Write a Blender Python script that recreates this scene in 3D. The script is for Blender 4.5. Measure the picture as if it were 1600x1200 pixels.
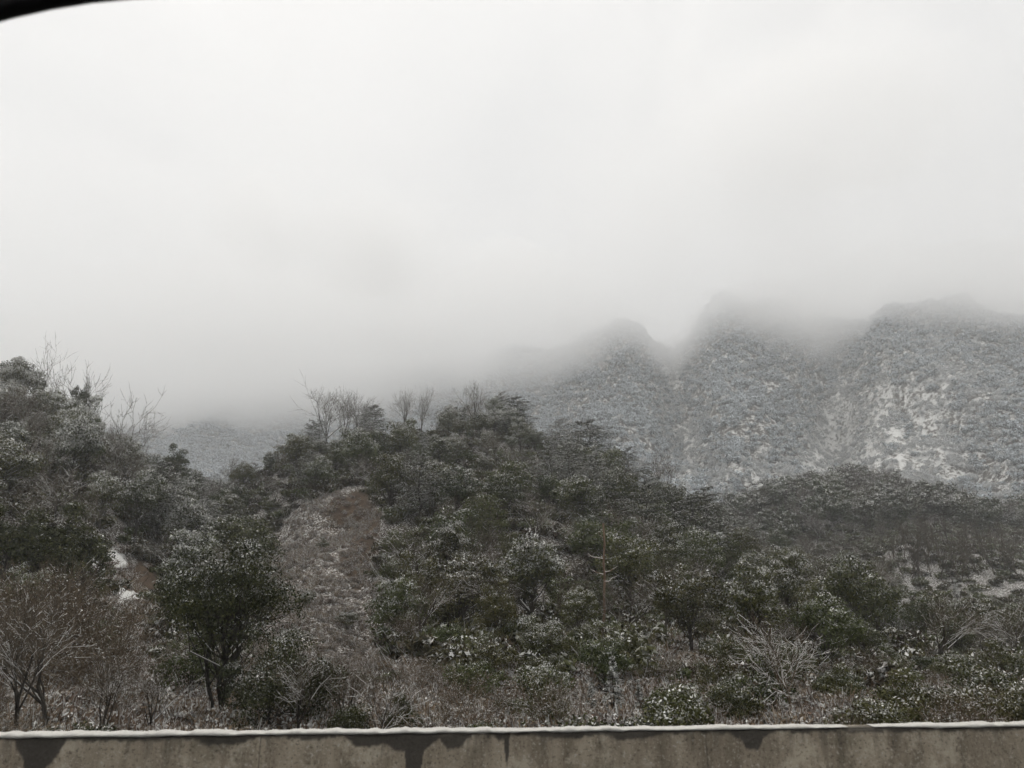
import bpy, math, random
import numpy as np

# ------------------------------------------------------------------ camera, sky, sun, exposure
for o in list(bpy.data.objects):
    bpy.data.objects.remove(o)
sc = bpy.context.scene
COL = sc.collection
PITCH = math.radians(15.0)
FPX = 1155.0                       # focal length in photo pixels (1600 wide)
CAM = np.array([0.0, 0.0, 1.55])
cam_d = bpy.data.cameras.new('camera')
cam_d.sensor_width = 36.0
cam_d.lens = 36.0 * FPX / 1600.0
cam_d.clip_start = 0.02
cam_d.clip_end = 6000.0
cam_d.dof.use_dof = True
cam_d.dof.focus_distance = 110.0
cam_d.dof.aperture_fstop = 7.0
cam = bpy.data.objects.new('camera', cam_d)
cam.location = CAM
cam.rotation_euler = (math.pi / 2 + PITCH, 0, 0)
COL.objects.link(cam)
sc.camera = cam

SUN_EL, SUN_AZ = math.radians(76), math.radians(-40)      # bright side of the cloud: upper left
world = bpy.data.worlds.new('World')
sc.world = world
world.use_nodes = True
wn, wl = world.node_tree.nodes, world.node_tree.links
wn.clear()
w_out = wn.new('ShaderNodeOutputWorld')
w_bg = wn.new('ShaderNodeBackground')
w_bg.inputs['Strength'].default_value = 0.1
w_sky = wn.new('ShaderNodeTexSky')
w_sky.sky_type = 'NISHITA'
w_sky.sun_disc = False
w_sky.sun_elevation = SUN_EL
w_sky.sun_rotation = SUN_AZ
w_tc = wn.new('ShaderNodeTexCoord')
w_map = wn.new('ShaderNodeMapping')
w_map.inputs['Location'].default_value = (0.35, 0.0, 0.6)
w_map.inputs['Scale'].default_value = (1.0, 1.0, 1.6)
w_n1 = wn.new('ShaderNodeTexNoise')
w_n1.inputs['Scale'].default_value = 1.7
w_n1.inputs['Detail'].default_value = 6
w_n1.inputs['Roughness'].default_value = 0.5
w_n1.inputs['Distortion'].default_value = 0.3
w_r = wn.new('ShaderNodeValToRGB')            # overcast: grey and white cloud
w_r.color_ramp.elements[0].position = 0.35
w_r.color_ramp.elements[0].color = (0.80, 0.795, 0.785, 1)
w_r.color_ramp.elements[1].position = 0.68
w_r.color_ramp.elements[1].color = (0.935, 0.92, 0.895, 1)
w_sc = wn.new('ShaderNodeVectorMath')
w_sc.operation = 'SCALE'
w_sc.inputs['Scale'].default_value = 10.2
w_mix = wn.new('ShaderNodeMix')
w_mix.data_type = 'RGBA'
w_mix.clamp_result = False
w_mix.inputs[0].default_value = 0.95
wl.new(w_tc.outputs['Generated'], w_map.inputs['Vector'])
wl.new(w_map.outputs['Vector'], w_n1.inputs['Vector'])
wl.new(w_n1.outputs['Fac'], w_r.inputs['Fac'])
wl.new(w_r.outputs['Color'], w_sc.inputs[0])
wl.new(w_sky.outputs['Color'], w_mix.inputs[6])
wl.new(w_sc.outputs['Vector'], w_mix.inputs[7])
wl.new(w_mix.outputs[2], w_bg.inputs['Color'])
wl.new(w_bg.outputs['Background'], w_out.inputs['Surface'])

sun_d = bpy.data.lights.new('sun', 'SUN')
sun_d.energy = 1.5
sun_d.angle = math.radians(50)
sun_d.color = (1.0, 0.95, 0.88)
sun = bpy.data.objects.new('sun', sun_d)
sun.rotation_euler = (math.pi / 2 - SUN_EL, 0, -SUN_AZ + math.pi)
COL.objects.link(sun)

sc.view_settings.view_transform = 'Standard'
sc.view_settings.look = 'None'
sc.view_settings.gamma = 1.0
sc.view_settings.exposure = 0.0
sc.view_settings.use_curve_mapping = False
sc.render.engine = 'CYCLES'
cy = sc.cycles
cy.max_bounces = 7
cy.diffuse_bounces = 1
cy.glossy_bounces = 1
cy.transmission_bounces = 2
cy.volume_bounces = 6
cy.transparent_max_bounces = 8
cy.use_adaptive_sampling = True
cy.adaptive_threshold = 0.06
cy.use_denoising = True
cy.denoiser = 'OPENIMAGEDENOISE'
cy.denoising_input_passes = 'RGB_ALBEDO_NORMAL'
cy.denoising_prefilter = 'ACCURATE'
cy.caustics_reflective = False
cy.caustics_refractive = False

# ------------------------------------------------------------------ numeric helpers
RS = np.random.RandomState(7)
random.seed(7)

def vnoise(x, y, seed=0):
    x = np.asarray(x, float); y = np.asarray(y, float)
    xi = np.floor(x).astype(np.int64); yi = np.floor(y).astype(np.int64)
    fx = x - xi; fy = y - yi
    fx = fx * fx * (3 - 2 * fx); fy = fy * fy * (3 - 2 * fy)
    def h(a, b):
        n = (a * 374761393 + b * 668265263 + seed * 974634777) & 0xFFFFFFFF
        n = ((n ^ (n >> 13)) * 1274126177) & 0xFFFFFFFF
        n = n ^ (n >> 16)
        return (n & 0xFFFF) / 65535.0
    a = h(xi, yi); b = h(xi + 1, yi); c = h(xi, yi + 1); d = h(xi + 1, yi + 1)
    return (a + (b - a) * fx) * (1 - fy) + (c + (d - c) * fx) * fy

def fbm(x, y, seed=0, octv=4):
    s = 0.0; a = 0.5; t = 0.0
    for k in range(octv):
        s = s + a * vnoise(np.asarray(x) * 2 ** k, np.asarray(y) * 2 ** k, seed + k * 17)
        t += a; a *= 0.5
    return s / t

CP, SP = math.cos(PITCH), math.sin(PITCH)

def pix_dir(px, py):
    dx = (np.asarray(px, float) - 800) / FPX
    dy = (600 - np.asarray(py, float)) / FPX
    return np.stack([dx, CP - dy * SP, SP + dy * CP], -1)

def pix_at(px, py, Y):
    d = pix_dir(px, py)
    return CAM + d * (Y / d[..., 1:2])[..., :] if d.ndim > 1 else CAM + d * (Y / d[1])

def to_pix(P):
    P = np.asarray(P, float) - CAM
    f = P[..., 1] * CP + P[..., 2] * SP
    up = -P[..., 1] * SP + P[..., 2] * CP
    f = np.where(f < 0.01, 0.01, f)
    return 800 + FPX * P[..., 0] / f, 600 - FPX * up / f

# ------------------------------------------------------------------ mesh helpers
def mk_mesh(name, V, faces, mats, col=None, fmat=None, smooth=False):
    """V (n,3); faces: list of int arrays (m,k); col (n,3) point colours"""
    me = bpy.data.meshes.new(name)
    V = np.ascontiguousarray(V, np.float32)
    me.vertices.add(len(V)); me.vertices.foreach_set('co', V.ravel())
    idx = np.concatenate([np.asarray(f, np.int32).ravel() for f in faces])
    tot = np.concatenate([np.full(len(f), np.asarray(f).shape[1], np.int32) for f in faces])
    st = np.concatenate([[0], np.cumsum(tot)[:-1]]).astype(np.int32)
    me.loops.add(len(idx)); me.loops.foreach_set('vertex_index', idx)
    me.polygons.add(len(tot)); me.polygons.foreach_set('loop_start', st)
    me.polygons.foreach_set('loop_total', tot)
    if fmat is not None:
        me.polygons.foreach_set('material_index', np.asarray(fmat, np.int32))
    me.polygons.foreach_set('use_smooth', np.full(len(tot), smooth))
    me.update(calc_edges=True)
    if col is not None:
        at = me.attributes.new('col', 'FLOAT_COLOR', 'POINT')
        c4 = np.ones((len(V), 4), np.float32); c4[:, :3] = col
        at.data.foreach_set('color', c4.ravel())
    for m in (mats if isinstance(mats, (list, tuple)) else [mats]):
        me.materials.append(m)
    return me

def link(name, me, parent=None, loc=(0, 0, 0), rotz=0.0, s=None):
    o = bpy.data.objects.new(name, me)
    COL.objects.link(o)
    o.location = loc
    o.rotation_euler = (0, 0, rotz)
    if s is not None:
        o.scale = s if isinstance(s, tuple) else (s, s, s)
    if parent is not None:
        o.parent = parent
    return o

def tag(o, label=None, cat=None, group=None, kind=None):
    if label: o['label'] = label
    if cat: o['category'] = cat
    if group: o['group'] = group
    if kind: o['kind'] = kind
    return o

def nrm(v):
    return v / np.maximum(np.linalg.norm(v, axis=-1, keepdims=True), 1e-9)

class Geo:
    """collects quads and tris with a point colour (tone, snow score, random)"""
    def __init__(self):
        self.V = []; self.C = []; self.Q = []; self.T = []; self.n = 0
    def add(self, V, C, Q=None, T=None):
        V = np.asarray(V, float)
        self.V.append(V); self.C.append(np.broadcast_to(np.asarray(C, float), (len(V), 3)))
        if Q is not None: self.Q.append(np.asarray(Q) + self.n)
        if T is not None: self.T.append(np.asarray(T) + self.n)
        self.n += len(V)
    def leaves(self, P, N, size, tone, score, rs, aspect=0.55):
        """P centres, N normals; a rhombus leaf (or leaf spray) folded a little along its middle"""
        m = len(P)
        if m == 0: return
        N = nrm(N); R = nrm(rs.normal(size=(m, 3)))
        A = nrm(np.cross(N, R)); B = np.cross(N, A)
        size = np.broadcast_to(size, (m,))[:, None]
        a = A * size * 0.5; b = B * size * 0.5 * aspect
        V = np.stack([P - a, P + b - N * size * 0.08, P + a, P - b - N * size * 0.08], 1).reshape(-1, 3)
        c = np.stack([tone, score, rs.rand(m)], 1).repeat(4, 0)
        base = np.arange(m)[:, None] * 4
        self.add(V, c, T=np.concatenate([base + [0, 1, 2], base + [0, 2, 3]]))
    def prisms(self, P0, P1, R0, R1, tone, score, rs, sides=3):
        P0 = np.asarray(P0, float); P1 = np.asarray(P1, float); m = len(P0)
        if m == 0: return
        D = nrm(P1 - P0)
        up = np.where(np.abs(D[:, 2:3]) > 0.95, np.array([[1.0, 0, 0]]), np.array([[0, 0, 1.0]]))
        A = nrm(np.cross(D, up)); B = np.cross(A, D)
        rings = []
        for k in range(sides):
            t = 2 * math.pi * k / sides + math.pi / 2
            rings.append(A * math.cos(t) + B * math.sin(t))
        Rg = np.stack(rings, 1)
        V = np.concatenate([P0[:, None] + Rg * np.asarray(R0)[:, None, None], P1[:, None] + Rg * np.asarray(R1)[:, None, None]], 1)
        c = np.stack([np.broadcast_to(tone, (m,)), np.broadcast_to(score, (m,)), rs.rand(m)], 1).repeat(2 * sides, 0)
        base = np.arange(m)[:, None] * 2 * sides
        Q = [base + [k, (k + 1) % sides, sides + (k + 1) % sides, sides + k] for k in range(sides)]
        self.add(V.reshape(-1, 3), c, Q=np.concatenate(Q))
    def mesh(self, name, mats):
        F = []
        if self.Q: F.append(np.concatenate(self.Q))
        if self.T: F.append(np.concatenate(self.T))
        return mk_mesh(name, np.concatenate(self.V), F, mats, np.concatenate(self.C))

# ------------------------------------------------------------------ materials
def new_mat(name):
    m = bpy.data.materials.new(name); m.use_nodes = True
    n, l = m.node_tree.nodes, m.node_tree.links
    n.clear()
    out = n.new('ShaderNodeOutputMaterial'); b = n.new('ShaderNodeBsdfPrincipled')
    l.new(b.outputs[0], out.inputs['Surface'])
    b.inputs['Roughness'].default_value = 0.85
    b.inputs['Specular IOR Level'].default_value = 0.2
    return m, n, l, b

def mixc(n, l, fac, a, b):
    x = n.new('ShaderNodeMix'); x.data_type = 'RGBA'
    for s, v in ((x.inputs[0], fac), (x.inputs[6], a), (x.inputs[7], b)):
        if hasattr(v, 'links') or hasattr(v, 'is_linked'): l.new(v, s)
        elif isinstance(v, tuple): s.default_value = (*v, 1)
        else: s.default_value = v
    return x.outputs[2]

def math_n(n, l, op, a, b=None, c=None, clamp=False):
    x = n.new('ShaderNodeMath'); x.operation = op; x.use_clamp = clamp
    for i, v in enumerate((a, b, c)):
        if v is None: continue
        if hasattr(v, 'is_linked'): l.new(v, x.inputs[i])
        else: x.inputs[i].default_value = v
    return x.outputs[0]

def noise_n(n, l, scale, detail=4, rough=0.55, vec=None, dim=None):
    x = n.new('ShaderNodeTexNoise')
    x.inputs['Scale'].default_value = scale; x.inputs['Detail'].default_value = detail
    x.inputs['Roughness'].default_value = rough
    if vec is not None: l.new(vec, x.inputs['Vector'])
    return x.outputs['Fac']

def ramp_n(n, l, fac, p0, p1):
    x = n.new('ShaderNodeMapRange'); x.interpolation_type = 'SMOOTHSTEP'
    l.new(fac, x.inputs[0]); x.inputs[1].default_value = p0; x.inputs[2].default_value = p1
    return x.outputs[0]

SNOW = (0.74, 0.74, 0.72)

def plant_mat(name, dark, light, snow_amt=None, spec=0.15, snow_col=SNOW, hue_w=0.14):
    """tone runs dark..light; object colour: r = extra tone, g = unused, b = how much snow lies on the plant"""
    m, n, l, b = new_mat(name)
    at = n.new('ShaderNodeAttribute'); at.attribute_name = 'col'
    sep = n.new('ShaderNodeSeparateColor'); l.new(at.outputs['Color'], sep.inputs[0])
    if snow_amt is None:
        oi = n.new('ShaderNodeObjectInfo')
        os_ = n.new('ShaderNodeSeparateColor'); l.new(oi.outputs['Color'], os_.inputs[0])
        amt = os_.outputs[2]
        tone = math_n(n, l, 'ADD', sep.outputs[0], math_n(n, l, 'SUBTRACT', os_.outputs[0], 0.5), clamp=True)
        hue = os_.outputs[1]
    else:
        oi = n.new('ShaderNodeObjectInfo')
        amt = snow_amt
        tone = math_n(n, l, 'ADD', sep.outputs[0], math_n(n, l, 'MULTIPLY', math_n(n, l, 'SUBTRACT', oi.outputs['Random'], 0.5), 0.6), clamp=True)
        hue = oi.outputs['Random']
    basec = mixc(n, l, tone, dark, light)
    # leaves of one plant lean a little to brown or to blue green
    hs = n.new('ShaderNodeHueSaturation')
    l.new(math_n(n, l, 'ADD', math_n(n, l, 'MULTIPLY', math_n(n, l, 'SUBTRACT', hue, 0.5), hue_w), 0.5), hs.inputs['Hue'])
    l.new(basec, hs.inputs['Color'])
    sn = math_n(n, l, 'ADD', math_n(n, l, 'MULTIPLY', math_n(n, l, 'SUBTRACT', amt, sep.outputs[1]), 5.0), 0.80, clamp=True)
    sn = math_n(n, l, 'MULTIPLY', sn, math_n(n, l, 'ADD', math_n(n, l, 'MULTIPLY', sep.outputs[2], 0.5), 0.5))
    l.new(mixc(n, l, sn, hs.outputs['Color'], snow_col), b.inputs['Base Color'])
    b.inputs['Specular IOR Level'].default_value = spec
    b.inputs['Roughness'].default_value = 0.7
    return m

M = {}
M['leaf'] = plant_mat('evergreen_leaf', (0.018, 0.023, 0.008), (0.138, 0.138, 0.048))
M['pine'] = plant_mat('pine_needle', (0.020, 0.024, 0.012), (0.090, 0.090, 0.042))
M['bark'] = plant_mat('bark', (0.020, 0.017, 0.014), (0.105, 0.092, 0.075), hue_w=0.03)
M['twig'] = plant_mat('twig', (0.038, 0.031, 0.022), (0.150, 0.122, 0.090), hue_w=0.03)
M['brown'] = plant_mat('brown_twig', (0.046, 0.034, 0.022), (0.175, 0.132, 0.086), hue_w=0.03)
M['under'] = plant_mat('undergrowth', (0.020, 0.022, 0.009), (0.140, 0.125, 0.055), snow_amt=0.22)
M['scrub'] = plant_mat('scrub', (0.080, 0.058, 0.040), (0.290, 0.208, 0.145), snow_amt=0.46, hue_w=0.03)
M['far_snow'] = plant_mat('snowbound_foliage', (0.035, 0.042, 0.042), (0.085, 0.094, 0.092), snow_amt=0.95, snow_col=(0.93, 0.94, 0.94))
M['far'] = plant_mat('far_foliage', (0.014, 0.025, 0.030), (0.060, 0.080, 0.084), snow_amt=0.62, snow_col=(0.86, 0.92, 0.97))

# ------------------------------------------------------------------ terrain (one height field, fan shaped grid)
def line(pts):
    """ground line across the view: (photo x, photo y, metres ahead) -> fan coordinate, depth, height"""
    A = np.array(pts, float)
    P = np.array([pix_at(a[0], a[1], a[2]) for a in A])
    f = P[:, 0] / (P[:, 1] + 20)
    o = np.argsort(f)
    return f[o], P[o, 1], P[o, 2]

LINES = [
    line([(-300, 1130, 27), (0, 1120, 27), (200, 1125, 28), (300, 1145, 29), (450, 1130, 31), (600, 1135, 33), (800, 1140, 34), (1000, 1140, 35), (1200, 1140, 35), (1400, 1135, 36), (1600, 1130, 36), (1900, 1130, 36)]),
    line([(-300, 900, 50), (0, 935, 48), (130, 975, 50), (200, 1005, 52), (270, 1010, 55), (400, 965, 62), (560, 965, 64), (800, 955, 66), (1000, 965, 66), (1200, 1010, 64), (1400, 1030, 62), (1600, 1030, 62), (1900, 1030, 62)]),
    line([(-300, 720, 75), (0, 750, 75), (150, 810, 78), (240, 870, 85), (330, 890, 95), (420, 835, 92), (500, 785, 95), (560, 785, 96), (700, 785, 100), (850, 795, 100), (1000, 850, 98), (1100, 900, 95), (1200, 950, 92), (1350, 965, 95), (1500, 950, 100), (1600, 940, 105), (1900, 930, 105)]),
    line([(-300, 570, 105), (0, 622, 105), (100, 665, 108), (200, 715, 112), (270, 765, 118), (330, 815, 128), (400, 745, 128), (480, 695, 130), (560, 672, 132), (650, 670, 135), (740, 675, 138), (850, 695, 135), (950, 735, 130), (1050, 792, 122), (1150, 868, 115), (1230, 925, 112), (1330, 935, 120), (1450, 910, 130), (1600, 890, 140), (1900, 880, 140)]),
    line([(-300, 700, 150), (0, 730, 150), (200, 800, 155), (330, 850, 165), (560, 800, 180), (850, 810, 180), (1050, 850, 170), (1150, 885, 158), (1230, 895, 155), (1330, 880, 165), (1450, 862, 170), (1600, 850, 175), (1900, 840, 175)]),
    line([(-300, 770, 230), (0, 780, 230), (340, 795, 230), (500, 810, 240), (800, 830, 240), (1000, 850, 235), (1080, 850, 230), (1140, 830, 230), (1220, 795, 235), (1300, 768, 240), (1400, 772, 240), (1500, 800, 238), (1600, 812, 235), (1900, 795, 235)]),
    line([(-300, 850, 330), (300, 850, 330), (800, 850, 330), (1100, 850, 320), (1600, 850, 310), (1900, 850, 310)]),
    line([(-300, 800, 620), (0, 800, 620), (300, 770, 650), (500, 765, 650), (700, 775, 560), (900, 780, 490), (1000, 785, 460), (1200, 795, 440), (1400, 800, 425), (1600, 800, 400), (1900, 800, 400)]),
    line([(-300, 700, 900), (0, 705, 900), (300, 690, 880), (500, 670, 860), (700, 650, 760), (850, 655, 640), (940, 630, 575), (985, 625, 560), (1030, 660, 585), (1060, 690, 620), (1090, 655, 590), (1130, 620, 560), (1200, 630, 560), (1260, 650, 585), (1300, 680, 620), (1345, 640, 580), (1390, 600, 545), (1500, 615, 530), (1600, 630, 505), (1900, 600, 500)]),
    line([(-300, 560, 1100), (0, 580, 1100), (300, 600, 1100), (500, 560, 1050), (700, 540, 960), (850, 530, 820), (920, 525, 720), (985, 505, 700), (1040, 530, 740), (1085, 490, 710), (1130, 462, 690), (1190, 475, 705), (1260, 485, 730), (1320, 485, 725), (1365, 455, 690), (1395, 445, 680), (1440, 455, 675), (1500, 460, 665), (1600, 490, 665), (1900, 470, 660)]),
]
NU, NY = 421, 420
YMIN, YMAX = 3.3, 1500.0
GU = np.linspace(-1.75, 1.75, NU)
GY = YMIN * (YMAX / YMIN) ** np.linspace(0, 1, NY)

def in_poly(px, py, poly):
    px = np.asarray(px); py = np.asarray(py)
    r = np.zeros(px.shape, bool); n = len(poly); j = n - 1
    for i in range(n):
        xi, yi = poly[i]; xj, yj = poly[j]
        c = ((yi > py) != (yj > py)) & (px < (xj - xi) * (py - yi) / (yj - yi + 1e-9) + xi)
        r ^= c; j = i
    return r

SCAR = [(395, 860), (450, 805), (510, 780), (575, 780), (598, 830), (595, 900), (605, 980), (610, 1075), (470, 1090), (425, 1000), (395, 940), (378, 890)]

def build_height():
    K = [(np.full(NU, 3.3), np.full(NU, -0.25)), (np.full(NU, 9.0), np.full(NU, -2.6)), (np.full(NU, 17.0), np.full(NU, -3.6))]
    for f, Y, z in LINES:
        K.append((np.interp(GU, f, Y), np.interp(GU, f, z)))
    lastY, lastz = K[-1]
    K.append((lastY + 140, lastz - 45))
    K.append((np.full(NU, 1500.0), lastz * 0 + 60))
    YY = np.stack([k[0] for k in K], 1); ZZ = np.stack([k[1] for k in K], 1)
    H = np.zeros((NU, NY))
    for i in range(NU):
        H[i] = np.interp(GY, YY[i], ZZ[i])
    for _ in range(4):                                   # round the edges off
        Hp = np.pad(H, 1, mode='edge')
        H = (Hp[1:-1, 1:-1] * 2 + Hp[:-2, 1:-1] + Hp[2:, 1:-1] + Hp[1:-1, :-2] + Hp[1:-1, 2:]) / 6
    X = GU[:, None] * (GY[None] + 20); Y = np.broadcast_to(GY[None], X.shape)
    far = np.clip((Y - 250) / 250, 0, 1)
    near = np.clip((Y - 12) / 30, 0, 1)
    gl = np.abs(fbm(X / 34 + 3.1, Y / 80, 71, 3) - 0.5) * 2
    H = H + near * (1 - far) * np.clip((Y - 55) / 30, 0, 1) * (gl - 0.3) * 9.0
    H = H + near * (1 - far) * ((fbm(X / 22, Y / 22, 3) - 0.5) * 5.0 + (fbm(X / 5, Y / 5, 9) - 0.5) * 1.2)
    # gullies and spurs run down the mountain face
    rid = np.abs(fbm(X / 95 + Y / 900, Y / 420, 21, 4) - 0.5) * 2
    rv = np.abs(fbm(X / 38 + Y / 500, Y / 160, 27, 4) - 0.5) * 2
    H = H + far * ((rid - 0.25) * 52 + (rv - 0.25) * 22 + (fbm(X / 45, Y / 60, 31) - 0.5) * 26 + (fbm(X / 16, Y / 30, 37, 4) - 0.5) * 22)
    # the slide scar is scooped out of the slope, with a steep head
    px, py = to_pix(np.stack([X, Y, H], -1))
    mk = (in_poly(px, py, SCAR) & (Y < 140) & (Y > 35)).astype(float)
    for _ in range(5):
        mp = np.pad(mk, 1, mode='edge'); mk = (mp[1:-1, 1:-1] * 2 + mp[:-2, 1:-1] + mp[2:, 1:-1] + mp[1:-1, :-2] + mp[1:-1, 2:]) / 6
    H = H - mk * (2.6 + 1.2 * fbm(X / 6, Y / 6, 81))
    return X, Y, H
TX, TY, TH = build_height()

def ground_z(x, y):
    x = np.asarray(x, float); y = np.asarray(y, float)
    u = x / (y + 20)
    a = np.clip((u - GU[0]) / (GU[1] - GU[0]), 0, NU - 1.001)
    b = np.clip(np.log(np.maximum(y, YMIN) / YMIN) / math.log(YMAX / YMIN) * (NY - 1), 0, NY - 1.001)
    i = a.astype(int); j = b.astype(int); fa = a - i; fb = b - j
    return (TH[i, j] * (1 - fa) + TH[i + 1, j] * fa) * (1 - fb) + (TH[i, j + 1] * (1 - fa) + TH[i + 1, j + 1] * fa) * fb

_SY = 12.0 * (1400 / 12.0) ** np.linspace(0, 1, 900)
def hit(px, py):
    """where the sight line through a photo point meets the ground"""
    d = pix_dir(px, py); P = CAM + d[None] * (_SY / d[1])[:, None]
    below = ground_z(P[:, 0], P[:, 1]) > P[:, 2]
    k = int(np.argmax(below))
    return P[k] if below[k] else None

def seen(p, top):
    """is the point p + top metres clear of terrain as seen from the road"""
    q = np.array([p[0], p[1], p[2] + top]) - CAM
    t = np.linspace(0.08, 0.97, 60)[:, None]
    r = CAM + q * t
    return bool(np.all(ground_z(r[:, 0], r[:, 1]) < r[:, 2]))

# pieces of ground that the photo shows bare, as photo outlines laid onto the terrain
SOIL = [(505, 785), (580, 780), (592, 840), (575, 930), (545, 900), (550, 830)]
GULLY = [(150, 865), (185, 850), (200, 900), (240, 930), (235, 985), (250, 1060), (300, 1110), (120, 1110), (150, 1040), (185, 1000), (175, 930)]
BANK = [(180, 890), (235, 880), (255, 915), (225, 930), (190, 920)]

def ground_masks(X, Y, Z):
    px, py = to_pix(np.stack([X, Y, Z], -1))
    w = (fbm(X / 3, Y / 3, 5) - 0.5) * 45 + (fbm(X / 9, Y / 9, 6) - 0.5) * 60
    nearm = Y < 140
    scar = in_poly(px + w, py + w * 0.6, SCAR) & nearm & (Y > 35)
    soil = (in_poly(px + w * 0.5, py + w * 0.3, SOIL) & nearm & (Y > 50)) | (in_poly(px + w * 0.3, py + w * .2, BANK) & nearm)
    gul = in_poly(px + w * 0.6, py, GULLY) & (Y < 120)
    return scar, soil, gul

def mountain_snow(X, Y, Z):
    """open snow on the far mountain: gullies, slide tracks and the foot of the slope, 0..1"""
    px, py = to_pix(np.stack([X, Y, Z], -1))
    def blob(cx, cy, rx, ry, tilt=0.0):
        a, b = px - cx, py - cy
        a = a - b * tilt
        return np.exp(-(a / rx) ** 2 - (b / ry) ** 2)
    s = 0.9 * blob(1072, 690, 22, 45, 0.1) + 0.8 * blob(1300, 660, 20, 60, -0.2) + 1.0 * blob(1430, 640, 95, 85, -0.3) + 0.8 * blob(1340, 700, 120, 40)
    s = s + 0.7 * blob(1200, 745, 170, 32) + 0.5 * blob(1060, 590, 16, 60, 0.2) + 0.75 * blob(1420, 750, 170, 34)
    n = 0.6 * fbm(px / 16 + py / 60, py / 45, 55, 5) + 0.4 * fbm(X / 9, Y / 12, 57, 3)
    return np.clip(s * 1.1 * np.clip((n - 0.36) / 0.22, 0.12, 1), 0, 1)

def build_terrain():
    V = np.stack([TX, TY, TH], -1).reshape(-1, 3)
    i = np.arange(NU - 1)[:, None] * NY; j = np.arange(NY - 1)[None]
    a = (i + j).ravel()
    F = np.stack([a, a + NY, a + NY + 1, a + 1], 1)
    scar, soil, gul = ground_masks(V[:, 0], V[:, 1], V[:, 2])
    far = np.clip((V[:, 1] - 260) / 150, 0, 1)
    ppx, ppy = to_pix(V)
    rows = (ppx > 1395) & (ppy > 845) & (ppy < 975) & (V[:, 1] > 80) & (V[:, 1] < 260)
    snow = np.where(gul, 0.74, np.where(scar, 0.44, np.where(rows, 0.46, 0.42)))
    snow = np.where(soil, 0.05, snow)
    snow = np.maximum(snow * (1 - far), far * (0.45 + 0.12 * mountain_snow(V[:, 0], V[:, 1], V[:, 2])))
    red = np.where(soil, 1.0, np.where(scar, 0.55, 0.0)) * (1 - far)
    col = np.stack([red, snow, far], 1)
    m, n, l, b = new_mat('hill_ground')
    at = n.new('ShaderNodeAttribute'); at.attribute_name = 'col'
    sep = n.new('ShaderNodeSeparateColor'); l.new(at.outputs['Color'], sep.inputs[0])
    geo = n.new('ShaderNodeNewGeometry'); P = geo.outputs['Position']
    n1 = noise_n(n, l, 5.0, 8, 0.75, P); n2 = noise_n(n, l, 0.35, 4, 0.5, P); n3 = noise_n(n, l, 0.30, 8, 0.8, P)
    litter = mixc(n, l, n1, (0.02, 0.016, 0.012), (0.10, 0.077, 0.056))
    soilc = mixc(n, l, ramp_n(n, l, math_n(n, l, 'ADD', math_n(n, l, 'MULTIPLY', n2, 0.4), math_n(n, l, 'MULTIPLY', noise_n(n, l, 1.3, 8, 0.75, P), 0.6)), 0.36, 0.64), (0.036, 0.025, 0.016), (0.145, 0.100, 0.066))
    base = mixc(n, l, sep.outputs[0], litter, soilc)
    # snow lies in patches; the attribute says how much of the ground it covers
    nf = n.new('ShaderNodeMix'); nf.data_type = 'FLOAT'
    l.new(sep.outputs[2], nf.inputs[0]); l.new(n1, nf.inputs[2]); l.new(n3, nf.inputs[3])
    thr = math_n(n, l, 'SUBTRACT', 0.82, math_n(n, l, 'MULTIPLY', sep.outputs[1], 0.64))
    sf = ramp_n(n, l, math_n(n, l, 'ADD', math_n(n, l, 'SUBTRACT', nf.outputs[0], thr), 0.5), 0.46, 0.54)
    l.new(mixc(n, l, sf, base, SNOW), b.inputs['Base Color'])
    bp = n.new('ShaderNodeBump'); bp.inputs['Strength'].default_value = 0.6; bp.inputs['Distance'].default_value = 0.3
    l.new(n1, bp.inputs['Height']); l.new(bp.outputs[0], b.inputs['Normal'])
    o = link('hillside_terrain', mk_mesh('hillside_terrain', V, [F], m, col, smooth=True))
    tag(o, kind='structure')
build_terrain()

# road the car stands on, and the land behind it
def slab(name, x0, x1, y0, y1, z, mat, th=0.3):
    V = np.array([(x0, y0, z), (x1, y0, z), (x1, y1, z), (x0, y1, z), (x0, y0, z - th), (x1, y0, z - th), (x1, y1, z - th), (x0, y1, z - th)])
    F = np.array([(0, 1, 2, 3), (7, 6, 5, 4), (0, 4, 5, 1), (1, 5, 6, 2), (2, 6, 7, 3), (3, 7, 4, 0)])
    return tag(link(name, mk_mesh(name, V, [F], mat)), kind='structure')

m, n, l, b = new_mat('wet_asphalt')
g = n.new('ShaderNodeNewGeometry')
l.new(mixc(n, l, noise_n(n, l, 40, 6, 0.7, g.outputs['Position']), (0.03, 0.03, 0.031), (0.07, 0.069, 0.067)), b.inputs['Base Color'])
b.inputs['Roughness'].default_value = 0.5
road = slab('road', -60, 60, -9, 2.8, 0.0, m)
road.rotation_euler[2] = math.radians(3.2)
m, n, l, b = new_mat('snowy_verge')
g = n.new('ShaderNodeNewGeometry')
l.new(mixc(n, l, ramp_n(n, l, noise_n(n, l, 1.5, 8, 0.7, g.outputs['Position']), 0.42, 0.55), (0.06, 0.05, 0.04), SNOW), b.inputs['Base Color'])
slab('ground', -1500, 1500, -1500, -4, -0.004, m)

# ------------------------------------------------------------------ concrete parapet with its strip of snow
WYAW = math.radians(3.2); WY0 = 2.75; WTOP = 1.056
WD = np.array([math.cos(WYAW), math.sin(WYAW), 0]); WN = np.array([-math.sin(WYAW), math.cos(WYAW), 0]); WO = np.array([0, WY0, 0])

def wall_s(px):
    """distance along the wall under a photo column"""
    d = pix_dir(px, 1150.0)
    t = np.dot(WO, WN) / np.dot(d, WN)
    return float(np.dot(CAM * [1, 1, 0] + d * t * [1, 1, 0] - WO, WD))
PXM = (wall_s(1000) - wall_s(600)) / 400.0

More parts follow.
